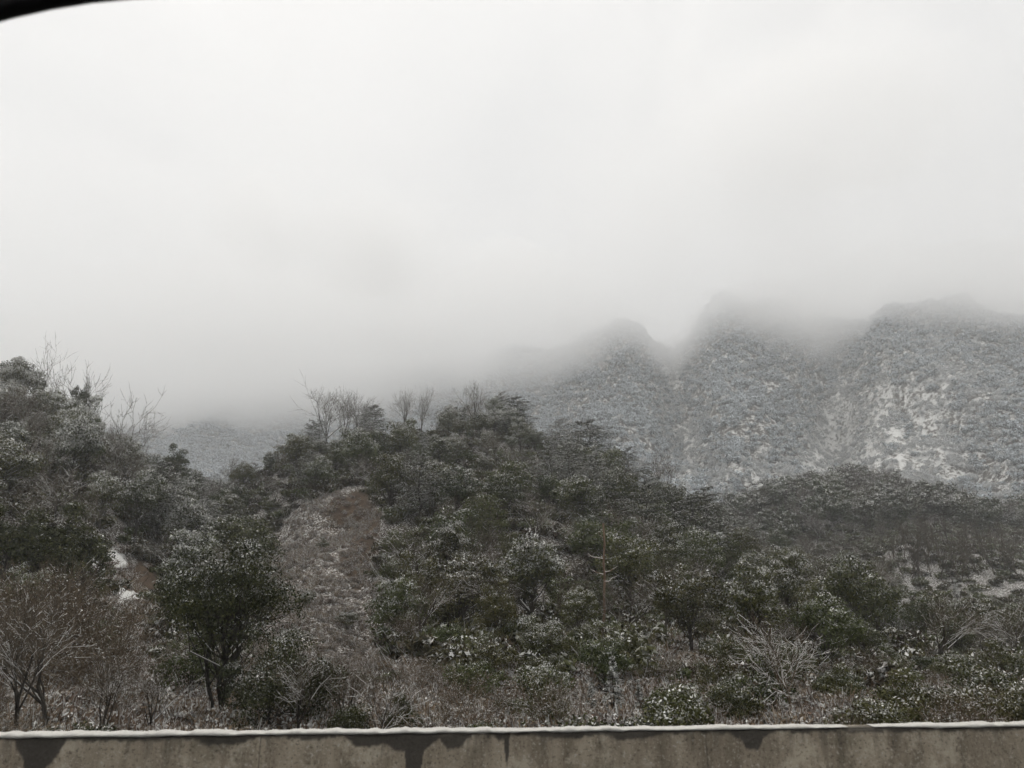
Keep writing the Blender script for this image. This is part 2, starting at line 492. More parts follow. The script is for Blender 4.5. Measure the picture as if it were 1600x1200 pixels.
def build_parapet():
    s = np.concatenate([np.linspace(-24, -2.6, 60)[:-1], np.arange(-2.6, 2.8, 0.004), np.linspace(2.8, 24, 60)])
    d = np.concatenate([np.arange(0, 0.24, 0.004), np.linspace(0.25, 1.25, 20)])       # down from the top edge
    S, D = np.meshgrid(s, d, indexing='ij')
    stains = [(65, 42, 40, 1.0), (62, 24, 75, 1.0), (235, 70, 9, .8), (350, 60, 15, 1), (480, 50, 12, .8), (575, 42, 18, 1), (640, 55, 26, 1), (648, 18, 80, 1), (708, 26, 24, 1),
              (785, 16, 11, 1), (792, 5, 70, .6), (880, 70, 11, 1), (985, 60, 14, 1), (1060, 50, 9, .8), (1172, 50, 14, 1), (1174, 24, 31, 1), (1420, 60, 8, .8), (1250, 40, 4, .5), (1560, 50, 5, .6), (1350, 30, 6, .6),
              (-120, 60, 30, 1), (1720, 60, 26, 1)]
    dep = 0.008 + 0.012 * fbm(s * 9, s * 0, 3) * (fbm(s * 2.2, s * 0 + 5, 8) > 0.42)  # dark band along the top edge: shadow line under the snow, painted in
    for px, hw, dp, k in stains:
        q = np.abs(s - wall_s(px)) / (hw * PXM)
        dep = np.maximum(dep, dp * PXM * 0.98 * k * np.clip(1.25 * (1 - q ** 1.6), 0, 1))
    dep = np.where(np.abs(s) > 4.5, dep + 0.12 * np.clip(fbm(s * 3, s * 0 + 2, 77) - 0.5, 0, 1), dep)
    jag = (fbm(S * 60, D * 60, 12, 3) - 0.5) * 0.018
    stain_shade = 1 / (1 + np.exp(-(dep[:, None] - D + jag) / 0.0018))
    run = np.clip((fbm(s * 55, s * 0 + 7, 19, 3) - 0.60) / 0.12, 0, 1)[:, None] * np.clip(1 - D / (0.03 + 0.12 * fbm(s * 20, s * 0 + 2, 23)[:, None]), 0, 1)
    stain_shade = np.maximum(stain_shade, 0.55 * run)
    for jx in (408, 792, 1103, 1500, -200, 1900):
        stain_shade = np.maximum(stain_shade, 0.75 * np.exp(-((S - wall_s(jx) - 0.002 * (fbm(D * 30, D * 0, jx + 300) - 0.5)) / 0.0018) ** 2))
    streak = fbm(S * 14, D * 1.2, 40, 4)
    bulge = (fbm(S * 3, D * 3, 60) - 0.5) * 0.004 + (fbm(S * 40, D * 40, 61) - 0.5) * 0.0025 - 0.006 * np.exp(-(D / 0.006) ** 2)
    P = WO + S[..., None] * WD + (-bulge)[..., None] * WN
    P[..., 2] = WTOP - D + (fbm(S * 2.5, D * 0, 70) - 0.5) * 0.006 * (D < 0.2)
    ns, nd = S.shape
    i = np.arange(ns - 1)[:, None] * nd; j = np.arange(nd - 1)[None]; a = (i + j).ravel()
    F = [np.stack([a, a + nd, a + nd + 1, a + 1], 1)[:, ::-1]]
    V = P.reshape(-1, 3); C = np.stack([stain_shade, streak, np.zeros_like(stain_shade)], -1).reshape(-1, 3)
    k = len(V)
    th = 0.055
    ft = P[:, 0]; bt = ft + WN * th; bb = bt.copy(); bb[:, 2] = WTOP - 1.25
    V = np.concatenate([V, bt, bb]); C = np.concatenate([C, np.tile([0.25, .4, 0], (2 * ns, 1))])
    r = np.arange(ns - 1)
    F.append(np.stack([r * nd, (r + 1) * nd, k + r + 1, k + r], 1))
    F.append(np.stack([k + r, k + r + 1, k + ns + r + 1, k + ns + r], 1))
    m, n, l, b = new_mat('weathered_concrete')
    at = n.new('ShaderNodeAttribute'); at.attribute_name = 'col'
    sep = n.new('ShaderNodeSeparateColor'); l.new(at.outputs['Color'], sep.inputs[0])
    g = n.new('ShaderNodeNewGeometry'); Pn = g.outputs['Position']
    mp = n.new('ShaderNodeMapping'); mp.inputs['Scale'].default_value = (1, 1, 0.14); l.new(Pn, mp.inputs['Vector'])
    vs = noise_n(n, l, 13, 6, 0.65, mp.outputs[0])                  # streaks run down
    bl = noise_n(n, l, 7, 8, 0.7, Pn); fi = noise_n(n, l, 95, 4, 0.7, Pn)
    c = mixc(n, l, ramp_n(n, l, vs, 0.28, 0.72), (0.175, 0.147, 0.110), (0.37, 0.318, 0.245))
    c = mixc(n, l, math_n(n, l, 'MULTIPLY', ramp_n(n, l, bl, 0.48, 0.62), 0.7), c, (0.48, 0.425, 0.335))
    c = mixc(n, l, math_n(n, l, 'MULTIPLY', ramp_n(n, l, noise_n(n, l, 3.1, 5, 0.6, Pn), 0.55, 0.7), 0.5), c, (0.13, 0.122, 0.086))
    c = mixc(n, l, math_n(n, l, 'MULTIPLY', ramp_n(n, l, fi, 0.58, 0.64), 0.6), c, (0.50, 0.47, 0.41))
    c = mixc(n, l, math_n(n, l, 'MULTIPLY', ramp_n(n, l, fi, 0.44, 0.36), 0.6), c, (0.06, 0.05, 0.04))
    wet = mixc(n, l, fi, (0.030, 0.027, 0.024), (0.075, 0.069, 0.061))  # wet patches; the painted shadow band takes this colour too
    l.new(mixc(n, l, math_n(n, l, 'MULTIPLY', sep.outputs[0], 0.93), c, wet), b.inputs['Base Color'])
    b.inputs['Roughness'].default_value = 0.8
    bp = n.new('ShaderNodeBump'); bp.inputs['Strength'].default_value = 0.5; bp.inputs['Distance'].default_value = 0.004
    l.new(fi, bp.inputs['Height']); l.new(bp.outputs[0], b.inputs['Normal'])
    o = link('parapet_wall', mk_mesh('parapet_wall', V, F, m, C))
    tag(o, 'low stained concrete parapet wall along the road with dark wet patches', 'wall')

    ms, n, l, b = new_mat('snow')
    g = n.new('ShaderNodeNewGeometry')
    nz = noise_n(n, l, 60, 6, 0.7, g.outputs['Position'])
    l.new(mixc(n, l, nz, (0.40, 0.385, 0.355), (0.68, 0.67, 0.635)), b.inputs['Base Color'])
    bp = n.new('ShaderNodeBump'); bp.inputs['Strength'].default_value = 0.5; bp.inputs['Distance'].default_value = 0.006
    l.new(nz, bp.inputs['Height']); l.new(bp.outputs[0], b.inputs['Normal'])
    M['snow'] = ms
    gaps = (wall_s(1328), wall_s(1366))
    for s0, s1, lab in ((-24.0, gaps[0], 'long strip of snow lying on the parapet top up to the bare gap'), (gaps[1], 24.0, 'strip of snow on the parapet top past the bare gap')):
        lo, hi = max(s0, -3.2), min(s1, 3.2)
        s = np.arange(lo, hi, 0.006)
        if s0 < lo: s = np.concatenate([np.linspace(s0, lo, 200)[:-1], s])
        if s1 > hi: s = np.concatenate([s, np.linspace(hi, s1, 200)[1:]])
        ends = np.clip(np.minimum(s - s0, s1 - s) / 0.22, 0, 1) ** 0.7
        h = (0.001 + 0.010 * fbm(s * 3.5, s * 0 + 1, 5) ** 1.5 + 0.013 * (fbm(s * 30, s * 0 + 3, 6) - 0.5)) * ends
        h = np.maximum(h, 0.0008)
        over = (0.006 + 0.014 * (fbm(s * 9, s * 0 + 4, 7) - 0.45)) * ends
        sag = (0.004 + 0.010 * np.clip(fbm(s * 14, s * 0 + 6, 9) - 0.45, 0, 1)) * ends
        prof = []
        for (t, zz) in ((0.0, 0), (-1, -1), (-1.15, 0.2), (-0.8, 0.75), (0.15, 0.97), (0.5, 1.0), (0.85, 0.9), (1.0, 0.3), (1.0, 0.0)):
            if t < 0:
                off = over * -t * -1.0; z = np.where(zz < 0, -sag, h * zz)
            else:
                off = np.full_like(s, t * 0.050 if t > 0 else 0.004); z = h * zz + (fbm(s * 15, s * 0 + t * 9, 14) - 0.5) * 0.008 * ends * (zz > 0.5)
            p = WO + s[:, None] * WD + off[:, None] * WN
            p[:, 2] = WTOP + 0.003 + z
            prof.append(p)
        P = np.stack(prof, 1); ns, k = P.shape[:2]
        i = np.arange(ns - 1)[:, None] * k; j = np.arange(k)[None]
        a = (i + j).ravel(); a2 = (i + (j + 1) % k).ravel()
        F = np.stack([a, a2, a2 + k, a + k], 1)
        caps = [np.arange(k)[None], (np.arange(k)[::-1] + (ns - 1) * k)[None]]
        o = link('snow_strip', mk_mesh('snow_strip', P.reshape(-1, 3), [F] + caps, ms, smooth=True))
        tag(o, lab, 'snow', kind='stuff')
build_parapet()

# ------------------------------------------------------------------ surround of the vehicle window the photo is taken from
def build_window():
    m, n, l, b = new_mat('black_trim')
    g = n.new('ShaderNodeNewGeometry')
    l.new(mixc(n, l, noise_n(n, l, 300, 2, 0.5, g.outputs['Position']), (0.004, 0.004, 0.005), (0.008, 0.008, 0.009)), b.inputs['Base Color'])
    b.inputs['Roughness'].default_value = 0.6
    root = bpy.data.objects.new('vehicle_window_frame', None); COL.objects.link(root)
    root.location = (0, 0.5, CAM[2] - 0.32)
    tag(root, 'curved black edge of the vehicle window surround, out of focus at the corner', 'window frame')
    def ring(rt, rb, x0, x1, z0, z1, nseg=20):
        pts = []
        for cx, cz, r, a0 in ((x1 - rt, z1 - rt, rt, 0), (x0 + rt, z1 - rt, rt, 90), (x0 + rb, z0 + rb, rb, 180), (x1 - rb, z0 + rb, rb, 270)):
            for k in range(nseg + 1):
                a = math.radians(a0 + 90 * k / nseg); pts.append((cx + r * math.cos(a), cz + r * math.sin(a)))
        return np.array(pts)
    def sweep(name, inner, outer, y0, y1):
        k = len(inner)
        def at(R, y): return np.stack([R[:, 0], np.full(k, y), R[:, 1]], 1)
        mid = inner * 0.85 + outer * 0.15
        V = np.concatenate([at(inner, y0 + 0.3 * (y1 - y0)), at(mid, y0), at(outer, y0), at(outer, y1), at(mid, y1), at(inner, y0 + 0.7 * (y1 - y0))])
        F = []
        for q in range(6):
            i = np.arange(k); j = (i + 1) % k; p = (q + 1) % 6
            F.append(np.stack([q * k + i, q * k + j, p * k + j, p * k + i], 1))
        link(name, mk_mesh(name, V, [np.concatenate(F)], m, smooth=True), root)
    zt = 0.32 + 0.464
    ia = ring(0.42, 0.12, -0.70, 1.40, 0.0, zt); ib = ring(0.435, 0.13, -0.716, 1.416, -0.016, zt + 0.016); ic = ring(0.52, 0.2, -0.82, 1.516, -0.116, zt + 0.11)
    sweep('rubber_seal', ia, ib, -0.008, 0.008)
    sweep('frame', ib, ic, -0.03, 0.03)
build_window()

# ------------------------------------------------------------------ plant models (each returns {part: mesh})
def orient(axis_out):
    return nrm(np.asarray(axis_out, float))

def limb_chain(rs, p0, p1, n, wob):
    t = np.linspace(0, 1, n + 1)[:, None]
    P = p0 + (p1 - p0) * t
    w = rs.normal(size=(n + 1, 3)) * wob * np.linalg.norm(p1 - p0)
    w[0] = 0; w[-1] *= 0.3
    P = P + w
    P[:, 2] += 0.10 * np.linalg.norm(p1 - p0) * np.sin(t[:, 0] * math.pi) * -0.6
    return P

def add_chain(geo, P, r0, r1, tone, rs, sides=5, snow=0.0):
    n = len(P) - 1
    R = np.linspace(r0, r1, n + 1)
    geo.prisms(P[:-1], P[1:], R[:-1], R[1:], tone + rs.rand(n) * 0.3, np.ones(n), rs, sides)
    if snow > 0:
        D = nrm(P[1:] - P[:-1]); k = (np.abs(D[:, 2]) < 0.75) & (rs.rand(n) < snow)
        if k.any():
            off = np.array([0, 0, 1.0])
            geo.prisms(P[:-1][k] + off * R[:-1][k, None] * 0.7, P[1:][k] + off * R[1:][k, None] * 0.7, R[:-1][k] * 0.75, R[1:][k] * 0.75, np.full(k.sum(), 1.0), np.zeros(k.sum()), rs, 3)

def m_evergreen(seed, H=8.0, W=5.5, ncl=34, nleaf=5200, leaf=0.30, trunk_frac=0.28, stems=1, mats=None, flat=0.95, low=0.8, ragged=0.4):
    rs = np.random.RandomState(seed)
    tr = Geo(); cr = Geo()
    base_z = H * trunk_frac
    ch = H - base_z
    # clump centres fill a lumpy dome
    C = []
    while len(C) < ncl:
        d = nrm(rs.normal(size=3)); d[2] = abs(d[2]) if rs.rand() < low else d[2]
        rr = rs.uniform(0.55, 0.95) if rs.rand() < 0.8 else rs.uniform(0.1, 0.5)
        lump = 1 - ragged / 2 + ragged * rs.rand()
        c = np.array([d[0] * W * 0.5 * rr * lump, d[1] * W * 0.5 * rr * lump, base_z + ch * (0.34 + 0.60 * d[2] * rr * lump)])
        if c[2] < base_z * 0.8: continue
        if all(np.linalg.norm(c - q) > 0.10 * W for q in C): C.append(c)
        elif rs.rand() < 0.05: C.append(c)
    C = np.array(C)
    # stems and limbs
    tops = []
    for k in range(stems):
        a = rs.rand() * 6.28
        b0 = np.array([0.0, 0, 0]) + (np.array([math.cos(a), math.sin(a), 0]) * 0.05 * W if stems > 1 else 0)
        t1 = np.array([math.cos(a) * W * 0.16 * (stems > 1), math.sin(a) * W * 0.16 * (stems > 1), base_z + ch * 0.35])
        ch_ = limb_chain(rs, b0, t1, 5, 0.03); tops.append(ch_)
        add_chain(tr, ch_, H * 0.022 / math.sqrt(stems) + 0.05, H * 0.011, 0.2, rs, 6)
    for c in C:
        s = tops[rs.randint(len(tops))]
        p = s[rs.randint(2, len(s))]
        P = limb_chain(rs, p, c, 3, 0.05)
        add_chain(tr, P, H * 0.007, H * 0.002, 0.2, rs, 3, snow=0.15)
    per = rs.dirichlet(np.ones(ncl) * 4) * nleaf
    for c, k in zip(C, per.astype(int)):
        r = W * rs.uniform(0.12, 0.20)
        d = nrm(rs.normal(size=(k, 3))); d[:, 2] = np.where(rs.rand(k) < 0.6, np.abs(d[:, 2]), d[:, 2])
        rad = rs.uniform(0.35, 1.0, k) ** 0.6
        lum = 0.75 + 0.5 * vnoise(d[:, 0] * 2.3 + seed, d[:, 1] * 2.3 + d[:, 2] * 2, seed)
        P = c + d * (r * rad * lum)[:, None] * np.array([1, 1, flat])
        N = d * 0.9 + rs.normal(size=(k, 3)) * 0.8
        up = (0.4 + 0.6 * np.clip(nrm(N)[:, 2] * 0.5 + 0.5, 0, 1)) * np.clip(d[:, 2] * 0.7 + 0.45, 0, 1)
        gl = np.clip((P[:, 2] - base_z) / ch, 0, 1)
        top = np.clip(up * (0.65 + 0.45 * gl), 0, 1)
        score = 0.62 * (1 - top) + 0.45 * rs.rand(k) - 0.06 * rs.rand()
        tone = np.clip(rs.normal(0.38 + rs.normal() * 0.08, 0.2, k), 0, 1)
        cr.leaves(P, N, leaf * rs.uniform(0.6, 1.35, k), tone, score, rs)
    m1, m2 = mats or (M['bark'], M['leaf'])
    return {'trunk': tr.mesh('trunk', m1), 'crown': cr.mesh('crown', m2)}

def grow(rs, P, D, L, r, lev, maxlev, out, spec):
    """one branch: two or three segments, then its children"""
    nseg = 3 if lev < 2 else 2
    pts = [P]; d = D
    for k in range(nseg):
        d = nrm(d + rs.normal(size=3) * spec['wob'] + np.array([0, 0, spec['up'] * (1 if lev else 0.3)]))
        pts.append(pts[-1] + d * L / nseg)
    r1 = r * (0.72 if lev == 0 else 0.55)
    rr = np.linspace(r, r1, nseg + 1)
    for k in range(nseg):
        out.append((pts[k], pts[k + 1], rr[k], rr[k + 1], lev))
    if lev >= maxlev: return
    kids = spec['kids'][lev]
    for c in range(kids):
        t = 1.0 if c == 0 and lev > 0 else rs.uniform(spec['first'][lev], 1.0)
        x = t * nseg; k = min(int(x), nseg - 1); p = pts[k] + (pts[k + 1] - pts[k]) * (x - k)
        ax = nrm(rs.normal(size=3)); ax = nrm(ax - d * np.dot(ax, d))
        ang = math.radians(rs.uniform(*spec['ang'][lev]))
        if c == 0 and lev > 0: ang *= 0.4
        nd = nrm(d * math.cos(ang) + ax * math.sin(ang))
        grow(rs, p, nd, L * rs.uniform(*spec['len'][lev]), max(r1 * rs.uniform(0.55, 0.85), spec['rmin']), lev + 1, maxlev, out, spec)

def m_bare(seed, H=9.0, spread=1.0, snow=0.5, mats=None, trunk_h=0.35, kids=(5, 4, 5, 5), twig_r=0.011, up=0.10, rtrunk=0.016, leaf_n=0, leaf_size=0.08, snow_off=1.0):
    rs = np.random.RandomState(seed)
    spec = dict(wob=0.14, up=up, kids=kids, first=(0.55, 0.35, 0.25, 0.2), ang=((18 * spread, 48 * spread), (22, 55), (25, 60), (25, 65)),
                len=((0.75, 1.25), (0.55, 0.9), (0.5, 0.8), (0.45, 0.8)), rmin=twig_r)
    out = []
    grow(rs, np.zeros(3), np.array([rs.normal() * 0.06, rs.normal() * 0.06, 1.0]), H * trunk_h, H * rtrunk, 0, 4 if len(kids) >= 4 else len(kids), out, spec)
    P0 = np.array([o[0] for o in out]); P1 = np.array([o[1] for o in out]); R0 = np.array([o[2] for o in out]); R1 = np.array([o[3] for o in out]); LV = np.array([o[4] for o in out])
    zmax = P1[:, 2].max(); s = H / zmax; P0 *= s; P1 *= s
    res = {}
    for nm, sel in (('trunk', LV <= 1), ('crown', LV > 1)):
        g = Geo()
        k = int(sel.sum())
        g.prisms(P0[sel], P1[sel], R0[sel], R1[sel], np.clip(rs.normal(0.4, 0.2, k), 0, 1), np.ones(k), rs, 5 if nm == 'trunk' else 3)
        D = nrm(P1 - P0)
        q = sel & (np.abs(D[:, 2]) < 0.80) & (rs.rand(len(D)) < np.where(LV < 4, snow * 1.3, snow * 0.6)) & (LV > 0)
        if q.any():
            e = np.maximum(R0[q], twig_r)[:, None] * np.array([0, 0, 0.9 * snow_off])
            g.prisms(P0[q] + e, P1[q] + e * 0.9, np.maximum(R0[q] * 0.8, twig_r * 1.0), np.maximum(R1[q] * 0.8, twig_r * 0.9), np.ones(q.sum()), rs.rand(q.sum()) * 0.6, rs, 3)
        if nm == 'crown' and leaf_n:
            i = rs.choice(np.where(sel)[0], leaf_n); t = rs.rand(leaf_n)[:, None]
            Pl = P0[i] * (1 - t) + P1[i] * t + rs.normal(size=(leaf_n, 3)) * 0.06
            N = rs.normal(size=(leaf_n, 3)) + [0, 0, 0.6]
            g.leaves(Pl, N, leaf_size * rs.uniform(0.5, 1.4, leaf_n), np.clip(rs.normal(0.6, 0.25, leaf_n), 0, 1), rs.rand(leaf_n) * (1.2 - 0.5 * np.clip(nrm(N)[:, 2], 0, 1)), rs)
        m1, m2 = mats or (M['bark'], M['twig'])
        res[nm] = g.mesh(nm, m1 if nm == 'trunk' else m2)
    return res

def m_layered(seed, H=10.0, W=8.0, tiers=9, nleaf=10000, bare=0.30):
    """flat layered pine: tiers of level branches under a domed top"""
    rs = np.random.RandomState(seed)
    tr = Geo(); cr = Geo()
    tp = limb_chain(rs, np.zeros(3), np.array([rs.normal() * 0.3, rs.normal() * 0.3, H * 0.95]), 8, 0.02)
    add_chain(tr, tp, H * 0.020, H * 0.004, 0.2, rs, 6)
    pads = []
    for k in range(tiers):
        f = k / (tiers - 1)
        z = H * (bare + (0.97 - bare) * f)
        rad = W * 0.5 * math.sqrt(max(0.05, 1 - (f * 0.96) ** 2.2)) * rs.uniform(0.82, 1.08)
        if k < 2: rad *= rs.uniform(0.75, 0.95)
        nb = int(6 + 5 * (1 - f))
        a0 = rs.rand() * 6.28
        for b in range(nb):
            a = a0 + 6.283 * b / nb + rs.normal() * 0.2
            rl = rad * rs.uniform(0.7, 1.05)
            zz = z + rs.normal() * H * 0.02
            p0 = np.array([np.interp(zz - rl * 0.25, tp[:, 2], tp[:, 0]), np.interp(zz, tp[:, 2], tp[:, 1]), zz - rl * 0.25])
            p1 = np.array([math.cos(a) * rl, math.sin(a) * rl, zz])
            ch_ = limb_chain(rs, p0, p1, 4, 0.04)
            add_chain(tr, ch_, H * 0.006, H * 0.0015, 0.2, rs, 3, snow=0.25)
            for t in (0.45, 0.72, 0.98):
                pads.append((p0 * (1 - t) + p1 * t + rs.normal(size=3) * 0.12, rl * rs.uniform(0.24, 0.36)))
    per = rs.dirichlet(np.ones(len(pads)) * 4) * nleaf
    for (c, r), k in zip(pads, per.astype(int)):
        q = rs.normal(size=(k, 3)) * np.array([0.55, 0.55, 0.10]) * r
        P = c + q; P[:, 2] -= 0.25 * (q[:, 0] ** 2 + q[:, 1] ** 2) / max(r, 0.1)
        N = rs.normal(size=(k, 3)) * 0.5 + np.array([0, 0, 1.0])
        top = np.clip(0.55 + q[:, 2] / (0.3 * r), 0, 1)
        cr.leaves(P, N, 0.26 * rs.uniform(0.6, 1.3, k), np.clip(rs.normal(0.35, 0.2, k), 0, 1), 0.5 * (1 - top) + 0.5 * rs.rand(k), rs, aspect=0.35)
    return {'trunk': tr.mesh('trunk', M['bark']), 'crown': cr.mesh('crown', M['pine'])}

def m_conifer(seed, H=5.0, W=2.6, tiers=13, nleaf=2600):
    rs = np.random.RandomState(seed)
    tr = Geo(); cr = Geo()
    add_chain(tr, limb_chain(rs, np.zeros(3), np.array([0, 0, H]), 5, 0.01), H * 0.018, 0.01, 0.2, rs, 5)
    segs = []
    for k in range(tiers):
        f = (k + rs.uniform(-.3, .3)) / tiers
        for b in range(7):
            a = rs.rand() * 6.28; rl = W * 0.5 * (1.02 - f) * rs.uniform(0.7, 1.1)
            z = H * (0.06 + 0.92 * f)
            segs.append((np.array([0, 0, z]), np.array([math.cos(a) * rl, math.sin(a) * rl, z - rl * 0.35])))
    P0 = np.array([s[0] for s in segs]); P1 = np.array([s[1] for s in segs])
    tr.prisms(P0, P1, np.full(len(segs), 0.02), np.full(len(segs), 0.006), 0.2, np.ones(len(segs)), rs, 3)
    i = rs.randint(len(segs), size=nleaf); t = np.sqrt(rs.rand(nleaf))[:, None]
    P = P0[i] * (1 - t) + P1[i] * t; P = P + rs.normal(size=P.shape) * 0.07 * t
    P[:, 2] += -0.06 + rs.rand(nleaf) * 0.12
    N = rs.normal(size=(nleaf, 3)) * 0.45 + np.array([0, 0, 1.0]) + 0.4 * nrm(P1[i] - P0[i])
    cr.leaves(P, N, 0.22 * rs.uniform(0.6, 1.3, nleaf), np.clip(rs.normal(0.4, 0.2, nleaf), 0, 1), rs.rand(nleaf) * (1.1 - 0.6 * t[:, 0]), rs, aspect=0.4)
    return {'trunk': tr.mesh('trunk', M['bark']), 'crown': cr.mesh('crown', M['pine'])}

def m_clump(seed, R, nl, leaf, mat, stems=0, flat=0.8, snow_bias=0.0):
    """a low bush in one mesh"""
    rs = np.random.RandomState(seed); g = Geo()
    nc = 7
    for c in range(nc):
        cc = np.array([rs.normal() * R * 0.45, rs.normal() * R * 0.45, R * rs.uniform(0.25, 0.7)])
        k = nl // nc; r = R * rs.uniform(0.35, 0.6)
        d = nrm(rs.normal(size=(k, 3))); d[:, 2] = np.where(rs.rand(k) < 0.7, np.abs(d[:, 2]), d[:, 2])
        P = cc + d * (r * rs.uniform(0.4, 1, k) ** 0.6)[:, None] * [1, 1, flat]
        N = d * 0.9 + rs.normal(size=(k, 3)) * 0.8
        top = np.clip(nrm(N)[:, 2] * 0.5 + 0.5, 0, 1) * np.clip(d[:, 2] * .6 + .5, 0, 1)
        g.leaves(P, N, leaf * rs.uniform(0.6, 1.35, k), np.clip(rs.normal(0.4, 0.2, k), 0, 1), 0.62 * (1 - top) + 0.45 * rs.rand(k), rs)
    if stems:
        a = rs.rand(stems) * 6.28; el = rs.uniform(0.5, 1.4, stems); L = R * rs.uniform(0.7, 1.5, stems)
        p0 = rs.normal(size=(stems, 3)) * [R * .3, R * .3, 0]
        D = np.stack([np.cos(a) * np.cos(el), np.sin(a) * np.cos(el), np.sin(el)], 1)
        p1 = p0 + D * L[:, None]
        g.prisms(p0, p1, np.full(stems, 0.018), np.full(stems, 0.006), np.clip(rs.normal(.6, .2, stems), 0, 1), rs.rand(stems) * 1.6, rs, 3)
    return g.mesh('bush', mat)

# ------------------------------------------------------------------ prototypes
EV = [m_evergreen(100 + k, H=8, W=5.2 + 0.5 * (k % 3), ncl=32 + 5 * k, nleaf=7500, leaf=0.225, trunk_frac=0.22 + 0.05 * (k % 2)) for k in range(5)]
BT = [m_bare(200 + k, H=9, spread=(0.8, 1.0, 1.2, 0.7)[k], snow=(0.25, 0.35, 0.5, 0.2)[k], trunk_h=(0.32, 0.28, 0.25, 0.4)[k]) for k in range(4)]
LP = [m_layered(300 + k, H=10, W=(8.5, 7.0, 9.5)[k], tiers=(9, 10, 8)[k], bare=(0.3, 0.25, 0.35)[k]) for k in range(3)]
CO = [m_conifer(400 + k, H=5, W=(2.4, 2.9)[k]) for k in range(2)]
BS = [m_bare(500 + k, H=3.2, spread=1.5, snow=0.22, trunk_h=0.18, kids=(8, 5, 5, 4), twig_r=0.006, up=0.08, rtrunk=0.010, mats=(M['brown'], M['brown']), leaf_n=900, leaf_size=0.07) for k in range(3)]
SPARSE = [m_bare(250 + k, H=9, spread=(0.7, 0.9, 0.8)[k], snow=0.1, trunk_h=(0.45, 0.38, 0.42)[k], kids=(3, 3, 3, 3), twig_r=0.014, up=0.12, rtrunk=0.010) for k in range(3)]
ES = [m_evergreen(600 + k, H=2.8, W=3.2, ncl=20, nleaf=4200, leaf=0.12, trunk_frac=0.05, stems=3) for k in range(3)]

def color_of(o, tone, hue, snow):
    o.color = (tone, hue, snow, 1)

def tree(name, model, p, height, base_h, label, cat, group=None, rotz=None, wide=1.0, tone=0.5, hue=0.5, snow=0.25, lean=0.0, bark_tone=None):
    root = bpy.data.objects.new(name, None); COL.objects.link(root)
    root.empty_display_size = 0.3
    s = height / base_h
    root.location = (p[0], p[1], p[2] - 0.15 * s)
    root.rotation_euler = (lean * 0.6, lean, random.uniform(0, 6.28) if rotz is None else rotz)
    root.scale = (s * wide, s * wide, s)
    tag(root, label, cat, group)
    for part, me in model.items():
        o = bpy.data.objects.new(part, me); COL.objects.link(o); o.parent = root
        t = tone if part == 'crown' or bark_tone is None else bark_tone
        color_of(o, t, hue, snow)
    return root

USED = []
def hero(name, model, base_h, px, py_base, py_top, label, cat, Y=None, sink=0.0, **kw):
    if Y is None:
        p = hit(px, py_base)
    else:
        q = pix_at(px, py_base, Y); p = np.array([q[0], q[1], ground_z(q[0], q[1])])
    if p is None: return None
    q = pix_at(px, py_top, p[1])
    h = max(q[2] - p[2], 0.8)
    USED.append((p[0], p[1], h * 0.2))
    return tree(name, model, p, h, base_h, label, cat, **kw)

# trees that stand out in the photo --------------------------------------------------------
BIG = m_evergreen(900, H=8, W=7.2, ncl=70, nleaf=26000, leaf=0.15, trunk_frac=0.42, stems=5, low=0.93, ragged=0.8)
hero('evergreen_tree', BIG, 8, 335, 1120, 862, 'large dark evergreen tree with several black stems behind the parapet', 'tree', Y=31, tone=0.24, hue=0.5, snow=0.13, bark_tone=0.1, wide=0.78)
BIGS = m_evergreen(901, H=5, W=6.0, ncl=40, nleaf=14000, leaf=0.14, trunk_frac=0.05, stems=3)
hero('evergreen_shrub', BIGS, 5, 440, 1140, 990, 'dark evergreen shrub with a snowy edge beside the large evergreen', 'shrub', Y=29, tone=0.24, snow=0.14, wide=0.95)
hero('evergreen_shrub', ES[0], 2.8, 548, 1140, 1088, 'small dark conical evergreen shrub rising just over the parapet', 'shrub', Y=27, tone=0.35, snow=0.08, wide=0.8)
hero('evergreen_shrub', ES[1], 2.8, 630, 1140, 1085, 'small dark evergreen shrub beside a snow-lined bare sapling over the parapet', 'shrub', Y=28, tone=0.35, snow=0.10, wide=0.7)
SN1 = m_bare(910, H=6, spread=1.35, snow=0.75, trunk_h=0.22, kids=(7, 5, 5, 5), twig_r=0.010, up=0.06, rtrunk=0.014, mats=(M['brown'], M['brown']))
hero('bare_tree', SN1, 6, 1240, 1110, 935, 'spreading bare brown tree with snow lining its lower branches', 'tree', Y=31, tone=0.5, snow=0.75, bark_tone=0.6)
SN2 = m_bare(911, H=4, spread=1.3, snow=0.6, trunk_h=0.25, kids=(5, 4, 4, 3), twig_r=0.009, rtrunk=0.012)
hero('bare_tree', SN2, 4, 585, 1140, 1020, 'small bare sapling with snow-lined branches between two dark shrubs', 'tree', Y=27, tone=0.5, snow=0.6)
for px, pt, Y, h, lab in ((30, 905, 24, .5, 'bare dark sapling with snowy boughs at the near end of the parapet'), (75, 880, 25, .45, 'tall thin bare sapling before the brown thicket'), (160, 990, 23, .4, 'bare leaning sapling with long twigs above the parapet'),
                         (230, 1010, 26, .6, 'bare branching sapling in front of the snowy gully'), (470, 985, 27, .6, 'thin bare tree in front of the brown landslide scar'), (540, 1010, 28, .5, 'twiggy bare sapling below the landslide scar')):
    hero('bare_tree', BT[int(px) % 4], 9, px, 1140, pt, lab, 'tree', Y=Y, tone=0.45, snow=h, wide=0.9, bark_tone=0.35)

